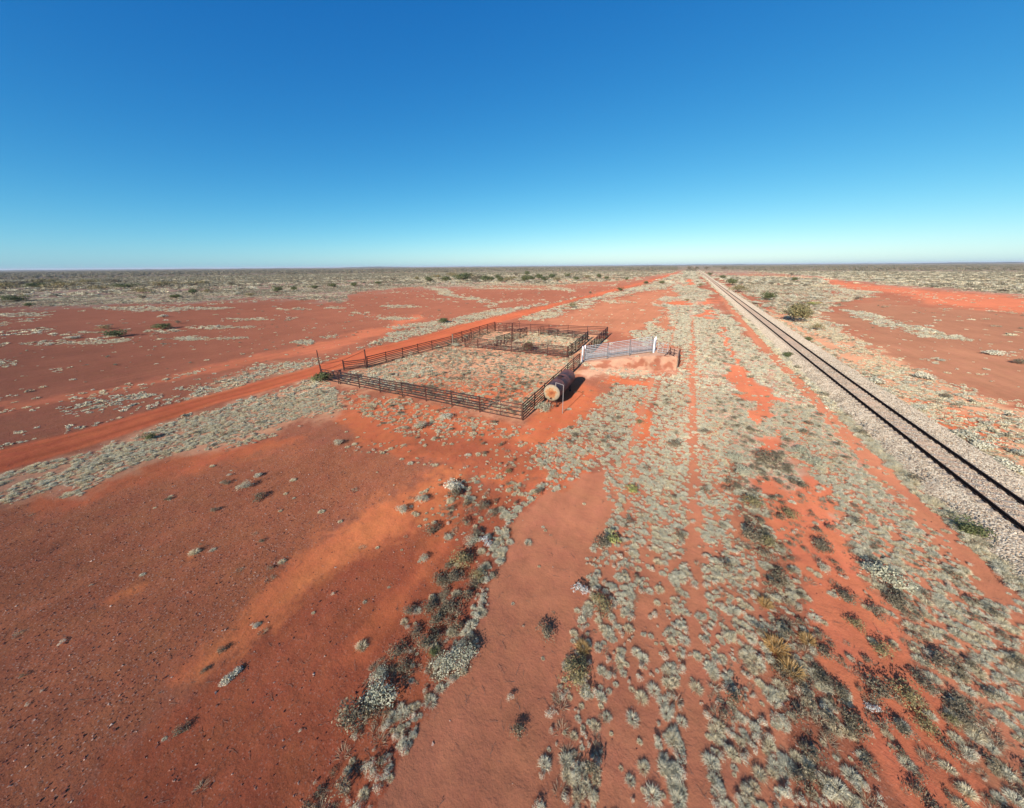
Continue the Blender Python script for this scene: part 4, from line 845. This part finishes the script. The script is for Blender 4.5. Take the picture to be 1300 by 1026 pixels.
def cat(keys): return [np.concatenate([store[k][i] for k in keys]) for i in range(5)]
for keys, pr, nm, lb in [([(0, 0)], T['G'], 'grey_tufts', 'pale grey green tufts covering the strips between road and railway'),
                         ([(0, 1)], T['S'], 'straw_tufts', 'dry straw tufts scattered through the grass strips'),
                         ([(0, 2)], T['D'], 'low_scrub', 'low dark scrub between the tufts, partly standing in for their shadow gaps'),
                         ([(1, 0), (2, 0), (3, 0)], T['Gf'], 'pale_ground_cover', 'pale grey green ground cover over the middle distance'),
                         ([(1, 1), (2, 1), (3, 1)], T['Sf'], 'dry_grass', 'dry cream grass in patches over the plain'),
                         ([(1, 2), (2, 2), (3, 2)], T['Df'], 'distant_scrub', 'grey brown scrub dotted over the plain'),
                         ([(0, 3)], T['W'], 'dead_grass', 'thin grey dead grass filling the gaps between the tufts'),
                         ([(1, 3), (2, 3), (3, 3)], T['Wf'], 'distant_dead_grass', 'brownish dead grass on the plain farther back'),
                         ([(4, 0), (4, 1), (4, 2)], T['wood'], 'far_woodland', 'dark far woodland reading as one mass along the horizon')]:
    X, Y, Z, S, SZ = cat(keys)
    stuff_scatter(nm, pr, X, Y, Z, S, lb, SZ)

# ------------------------------------------------------------------ shrubs placed one by one (pixel base x, y, width px, height px, kind)
SH = {}
def bushparts(kind):
    if kind in SH: return SH[kind]
    mt, h, n, lf_, lob = dict(dark=('darks', .6, 620, .034, 8), olive=('olive', .6, 620, .034, 8), pale=('paleb', .55, 1000, .026, 9), green=('green', .6, 900, .04, 9), silver=('silver', .6, 260, .05, 5), yellow=('yelg', .5, 260, .05, 5), grey=('greyg', .42, 650, .038, 6), big=('olive', .68, 1500, .032, 13))[kind]
    SH[kind] = [(leafy('foliage', M[mt], n, h, lf_, .45, lob), stems('stems', 9, h * .8)) for _ in range(3)]
    return SH[kind]
DESC = dict(dark='dark brown scrub bush', olive='olive green bush', pale='pale cream green leafy bush', green='dark green bush', silver='silver white twiggy bush', yellow='yellow green bush', grey='rounded grey green bush', gold='golden dry grass clump', big='large spreading green bush')
def place_name(px, py, x, y):
    if x > 18.5:
        if py < 372: return 'on the far plain right of the railway'
        if px > 1240 and py < 470: return 'on the red plain at the right edge'
        return 'on the tan ground right of the railway'
    if x > 12: return 'at the foot of the ballast'
    if py < 372 and px < 330: return 'in the far scrub on the left'
    if py < 372 and px < 770: return 'in the far belt behind the small yards'
    if py < 385 and px < 900: return 'where the dirt road nears the railway'
    if px < 260 and py < 440: return 'in the grass streaks of the left plain'
    if px < 450 and py > 590: return 'on the dark gravel plain at the left'
    if px < 450: return 'by the pale grass along the dirt road'
    if py < 500 and px < 800: return 'beside or in the steel yards'
    if px < 740 and py < 600: return 'in front of the yard fence'
    if px < 625 and py >= 600: return 'in the scrub line left of the pink clay'
    if px < 715: return 'on the open pink clay'
    if px < 830: return 'in the strip right of the pink clay'
    if px < 925: return 'in the pale central strip'
    if px < 1000 or py < 600: return 'in the strip left of the orange sand'
    if px < 1100 or (px < 1180 and py > 780): return 'on the bright orange sand'
    return 'at the right edge of the orange sand'
BUSH = [
 (556,355,12,6,'olive'),(583,354,14,6,'green'),(597,353,12,6,'olive'),(610,355,13,7,'dark'),(624,357,12,6,'green'),(635,358,10,6,'green'),(650,356,12,5,'olive'),(676,356,11,6,'green'),(692,357,12,6,'green'),(708,357,11,5,'olive'),(732,356,10,5,'green'),(20,362,30,6,'dark'),(60,360,34,6,'olive'),(110,361,30,6,'olive'),(150,359,26,5,'dark'),(250,362,24,5,'olive'),(400,367,12,5,'green'),(450,364,10,5,'green'),(480,361,10,4,'green'),
 (23,383,26,8,'green'),(37,390,10,6,'green'),(150,428,24,9,'green'),(135,418,14,5,'olive'),(93,430,16,5,'grey'),(206,418,22,7,'green'),(226,411,7,4,'dark'),(183,373,20,8,'olive'),(183,379,12,5,'dark'),(208,403,12,5,'grey'),(245,374,14,8,'green'),(223,379,14,5,'green'),
 (162,366,26,6,'green'),(206,364,30,7,'olive'),(129,368,24,6,'olive'),(80,366,36,8,'olive'),(48,366,22,7,'green'),(8,368,28,10,'olive'),(352,371,14,7,'green'),(294,364,8,7,'dark'),(423,365,12,5,'green'),(374,369,9,5,'green'),(318,376,12,4,'olive'),(264,372,12,5,'olive'),(300,374,10,5,'grey'),
 (563.5,410,14,6,'green'),(727,391,12,7,'olive'),(788,370,8,5,'green'),(840.5,361,8,5,'green'),(820,361,6,4,'green'),(795,356,6,4,'green'),(770,355,7,4,'green'),(749,373,5,3,'dark'),(889,364,9,4,'olive'),(872,382,6,3,'olive'),
 (546,358,12,7,'green'),(566,358,13,7,'green'),(590,357,22,10,'green'),(603,358,16,8,'dark'),(616,358,14,9,'green'),(575,352,16,6,'olive'),(643,358,14,6,'olive'),(632,354,9,5,'green'),(669,350,8,8,'green'),(667,358,14,8,'green'),(684,355,11,7,'green'),(700,354,12,7,'green'),(720,352,9,5,'green'),(745,354,9,5,'olive'),(655,351,9,5,'dark'),(500,357,9,4,'dark'),(530,356,8,5,'olive'),(760,353,8,5,'green'),
 (1011.5,409,35,24,'big'),(974,381,18,10,'green'),(1032,387,15,5,'yellow'),(1037,419,15,8,'olive'),(1008,357,7,5,'green'),(1005,350,6,5,'dark'),(978.5,362,9,4,'dark'),(928,362,14,8,'green'),(938,371,20,9,'olive'),(917,354,9,5,'green'),(958.5,386,14,6,'grey'),(901.5,350,6,4,'green'),(971,390,12,5,'grey'),(1075,383,12,4,'grey'),(1040,379,16,5,'grey'),(1005,378,14,6,'grey'),(1087,380,10,4,'dark'),
 (1025,433,12,6,'green'),(1000,454,14,7,'green'),(1261.5,451,22,9,'grey'),(1294,462,18,6,'dark'),(1109,487,30,12,'grey'),(1122,499,20,10,'grey'),(1177,482,22,11,'grey'),(1151,487,14,6,'grey'),(1200,507,12,6,'dark'),(1218,505,13,6,'grey'),(1165,523,22,9,'grey'),(1195,458,12,3,'grey'),(1222,560,30,14,'grey'),(1246,573,30,14,'grey'),(1279,600,34,16,'grey'),(1294,582,26,12,'grey'),(1251,541,16,7,'grey'),(1227,686,34,30,'green'),
 (1123,752,46,34,'pale'),(1140,772,30,22,'dark'),(1074,770,24,20,'dark'),(1087,802,20,18,'olive'),(1111,786,20,14,'dark'),(1044,703,18,14,'dark'),(1119,835,24,20,'olive'),(985,835,26,34,'gold'),(1004,862,26,30,'gold'),(1025,822,18,22,'gold'),(971,775,16,22,'gold'),(1050,872,20,18,'dark'),(1071,889,22,16,'dark'),(1122,893,34,24,'dark'),(1155,898,36,22,'olive'),(1171,874,26,16,'dark'),(1187,850,32,26,'dark'),(1085,932,32,26,'dark'),(1173,932,26,20,'olive'),(1144,936,24,16,'dark'),(1225,926,24,20,'dark'),(1208,924,18,18,'olive'),(1292,852,20,24,'dark'),(1109,906,16,14,'silver'),(1044,728,17,13,'pale'),
 (694,810,24,26,'dark'),(728,872,36,34,'olive'),(740,830,18,20,'gold'),(739,850,24,18,'olive'),(764,780,28,26,'olive'),(764,700,24,18,'dark'),(777,690,22,12,'yellow'),(735,757,20,22,'silver'),
 (590,850,34,34,'pale'),(565,862,34,30,'pale'),(482,903,42,38,'pale'),(481,864,22,18,'pale'),(446,925,44,30,'dark'),(506,838,24,20,'dark'),(514,860,22,24,'dark'),(539,828,26,22,'dark'),(529,808,18,18,'dark'),(573,784,26,20,'dark'),(554,795,22,16,'dark'),(519,784,18,18,'dark'),(547,776,22,16,'dark'),(558,742,20,20,'dark'),(580,743,20,18,'dark'),(586,718,28,18,'olive'),(608,738,20,20,'olive'),(598,826,20,24,'dark'),(537,715,14,14,'pale'),(600,694,20,14,'pale'),(658,934,20,12,'dark'),(552,833,14,12,'green'),(468,912,28,24,'dark'),
 (288,870,18,16,'grey'),(301,857,16,12,'grey'),(261,853,10,8,'dark'),(281,829,12,7,'dark'),(325,795,10,5,'grey'),(231,933,16,10,'dark'),
 (190,560,15,8,'green'),(286,617,10,8,'dark'),(310,622,17,9,'pale'),(327,607,12,8,'grey'),(328,637,17,11,'dark'),(272,651,10,5,'dark'),(213,635,8,4,'dark'),(332,690,7,5,'dark'),(430,566,13,8,'pale'),
 (645,602,10,8,'olive'),(615,578,8,5,'dark'),(605,684,17,14,'dark'),(616,694,18,16,'silver'),(615,645,16,9,'dark'),(627,656,14,10,'dark'),(551,680,20,14,'dark'),(578,633,22,9,'dark'),(577,622,28,10,'grey'),(537,638,18,9,'pale'),(510,653,17,9,'pale'),(691.5,525,23,10,'pale'),(627,539,9,7,'dark'),(566,533,20,7,'grey'),(535,547,19,9,'pale'),(801,627,18,10,'yellow'),
 (1001,664,22,20,'olive'),(975,592,28,14,'dark'),(930,588,22,14,'pale'),(940,607,24,16,'pale'),(1018,580,22,12,'pale'),(1034,595,24,12,'pale'),(1016,621,18,12,'dark'),(956,650,26,20,'olive'),(953,690,30,18,'dark'),(973,697,24,16,'olive'),(937,502,13,5,'pale'),(892,551,14,6,'dark'),(856,570,20,8,'dark'),(1041,700,20,16,'dark'),(812,539,10,5,'olive'),
 (671,446,16,13,'green'),(410,484,26,11,'green'),(875,343,7,5,'dark'),(883,343,7,5,'dark'),(897,342.5,8,4,'dark'),(919,343,7,5,'dark'),(578,440.5,12,5,'pale'),
]
recs = []
for (bx, by, w_, h_, kd) in BUSH:
    g_ = G(bx, by); dpt = (np.array([g_.x, g_.y, -H]) @ FW); wm = w_ / FPX * dpt
    r_ = math.hypot(g_.x, g_.y); tp = ray(bx, by - h_); hm = max(.12 * wm, H + tp[2] / math.hypot(tp[0], tp[1]) * r_)
    # the px height of a low plant close by is mostly its plan depth: never taller than 0.75 of its width
    hm = min(hm, wm * (.85 if kd == 'gold' else .72 if by < 470 else .5))
    if by > 500: g_ = G(bx, by - h_ * .3)
    if 345 < by < 360 and 520 < bx < 770: wm *= 1.0; hm *= 1.0
    recs.append([g_, wm, hm, kd, place_name(bx, by, g_.x, g_.y), by, bx])
from collections import defaultdict
grp = defaultdict(list)
for q in recs: grp[(q[3], q[4])].append(q)
ORD = ['nearest', 'second nearest', 'third nearest', 'fourth nearest', 'fifth nearest', 'sixth nearest', 'seventh nearest', 'eighth nearest', 'ninth nearest', 'tenth nearest', 'eleventh nearest', 'twelfth nearest', 'thirteenth nearest', 'fourteenth nearest', 'fifteenth nearest', 'sixteenth nearest', 'seventeenth nearest', 'eighteenth nearest', 'nineteenth nearest', 'twentieth nearest']
for (kd, pl), L in grp.items():
    L.sort(key=lambda q: q[0].length)
    for i, q in enumerate(L):
        g_, wm, hm = q[0], q[1], q[2]
        lab = f'{DESC[kd]} {pl}' + ('' if len(L) == 1 else ', ' + (('nearer' if i == 0 else 'farther') if len(L) == 2 else ('farthest' if i == len(L) - 1 else ORD[min(i, 19)])))
        nm = {'gold': 'dry_grass_clump'}.get(kd, 'bush')
        zz = flat(g_.x, g_.y) - .02
        if kd == 'gold':
            ob = link(nm, T['gold'][i % 3], None, (g_.x, g_.y, zz)); ob.scale = (wm, wm, hm / .55); tag(ob, lab, 'grass', 'golden dry grass clumps'); ob.rotation_euler = (0, 0, random.uniform(0, 6)); continue
        fm, smh = bushparts(kd)[i % 3]
        root = empty(nm, (g_.x, g_.y, zz), lab, 'bush', DESC[kd] + 'es')
        hn = .68 if kd == 'big' else .6
        for m_, pn in ((fm, 'foliage'), (smh, 'stems')):
            c_ = link(pn, m_, root); c_.scale = (wm * 1.3, wm * 1.3, hm / hn * 1.15)
        root.rotation_euler = (0, 0, random.uniform(0, 6))

# ------------------------------------------------------------------ stones
def stone(name, mat):
    V = rng.normal(0, 1, (8, 3)); V /= np.linalg.norm(V, axis=1)[:, None]; V *= np.array([.5, .4, .3])
    import bmesh
    bm = bmesh.new(); [bm.verts.new(v) for v in V]; bmesh.ops.convex_hull(bm, input=bm.verts); me = bpy.data.meshes.new(name); bm.to_mesh(me); bm.free(); me.materials.append(mat); return me
bs = [stone('ballast_stone', M['bstone']) for _ in range(5)]; gs = [stone('gibber_stone', M['gstone']) for _ in range(5)]
Np = 34000; X = rng.uniform(12.75, 18.1, Np); Y = 8 + 52 * rng.random(Np) ** 1.4; Z = np.interp(X, PX, PZ) + .01
m_ = (abs(X - 14.305) > .12) & (abs(X - 15.795) > .12)
stuff_scatter('ballast_stones', bs, X[m_] + bend(Y[m_]), Y[m_], Z[m_], rng.uniform(.06, .12, m_.sum()), 'loose pale ballast stones on the railway bed')
Np = 90000; r = 5 + 45 * rng.random(Np) ** .8; a = rng.uniform(-radians(88), radians(88), Np) - YAW; X = r * np.sin(a); Y = r * np.cos(a); _, gv = soil(X, Y)
m_ = (rng.random(Np) < gv ** 1.5 * .8) & ~((X > 12.6) & (X < 20)); X, Y = X[m_], Y[m_]
stuff_scatter('gibber_stones', gs, X, Y, hz(X, Y) + .004, rng.uniform(.03, .10, len(X)) * (.7 + .6 * rng.random(len(X)) ** 4), 'small red brown and pale stones strewn over the gravel plain')
def twig(name):
    b = MB(); p0 = Vector((-.5, 0, .03)); 
    for k in range(4):
        p1 = p0 + Vector((.26, random.uniform(-.09, .09), random.uniform(-.01, .03))); b.tube(p0, p1, .012 - .002 * k, 4, cap=False)
        if k > 0: b.tube(p0, p0 + Vector((.12, random.choice((-1, 1)) * random.uniform(.08, .18), random.uniform(0, .08))), .007, 4, cap=False)
        p0 = p1
    return b.mesh(name, M['twig'])
M['twig'] = rustmat('dead_twig', (.09, .065, .05), (.16, .12, .095), (.26, .21, .17), 8., .95, .05)
tw = [twig('twig') for _ in range(4)]
Np = 5200; r = 5 + 33 * rng.random(Np) ** .8; a = rng.uniform(-radians(80), radians(80), Np) - YAW; X = r * np.sin(a); Y = r * np.cos(a)
m_ = (mfbm(X, Y, np.full(Np, 2.5), 401, 3) > .50) & (X < 12.4); X, Y = X[m_], Y[m_]; S = rng.uniform(.10, .42, len(X)) * rng.uniform(.5, 1, len(X))
stuff_scatter('fallen_twigs', tw, X, Y, hz(X, Y), S, 'dead twigs and litter lying on the red soil')
HAZE = True
if HAZE:
    b = MB(); b.box((0, 0, 20), (64000, 64000, 46)); me = b.mesh('haze', [])
    m = bpy.data.materials.new('haze_air'); m.use_nodes = True; n = m.node_tree; n.nodes.clear(); o_ = n.nodes.new('ShaderNodeOutputMaterial'); v_ = n.nodes.new('ShaderNodeVolumePrincipled')
    v_.inputs['Color'].default_value = (.80, .88, 1, 1); v_.inputs['Density'].default_value = 6e-5; v_.inputs['Anisotropy'].default_value = 0.
    n.links.new(v_.outputs[0], o_.inputs['Volume']); me.materials.append(m); tag(link('haze', me), kind='stuff')
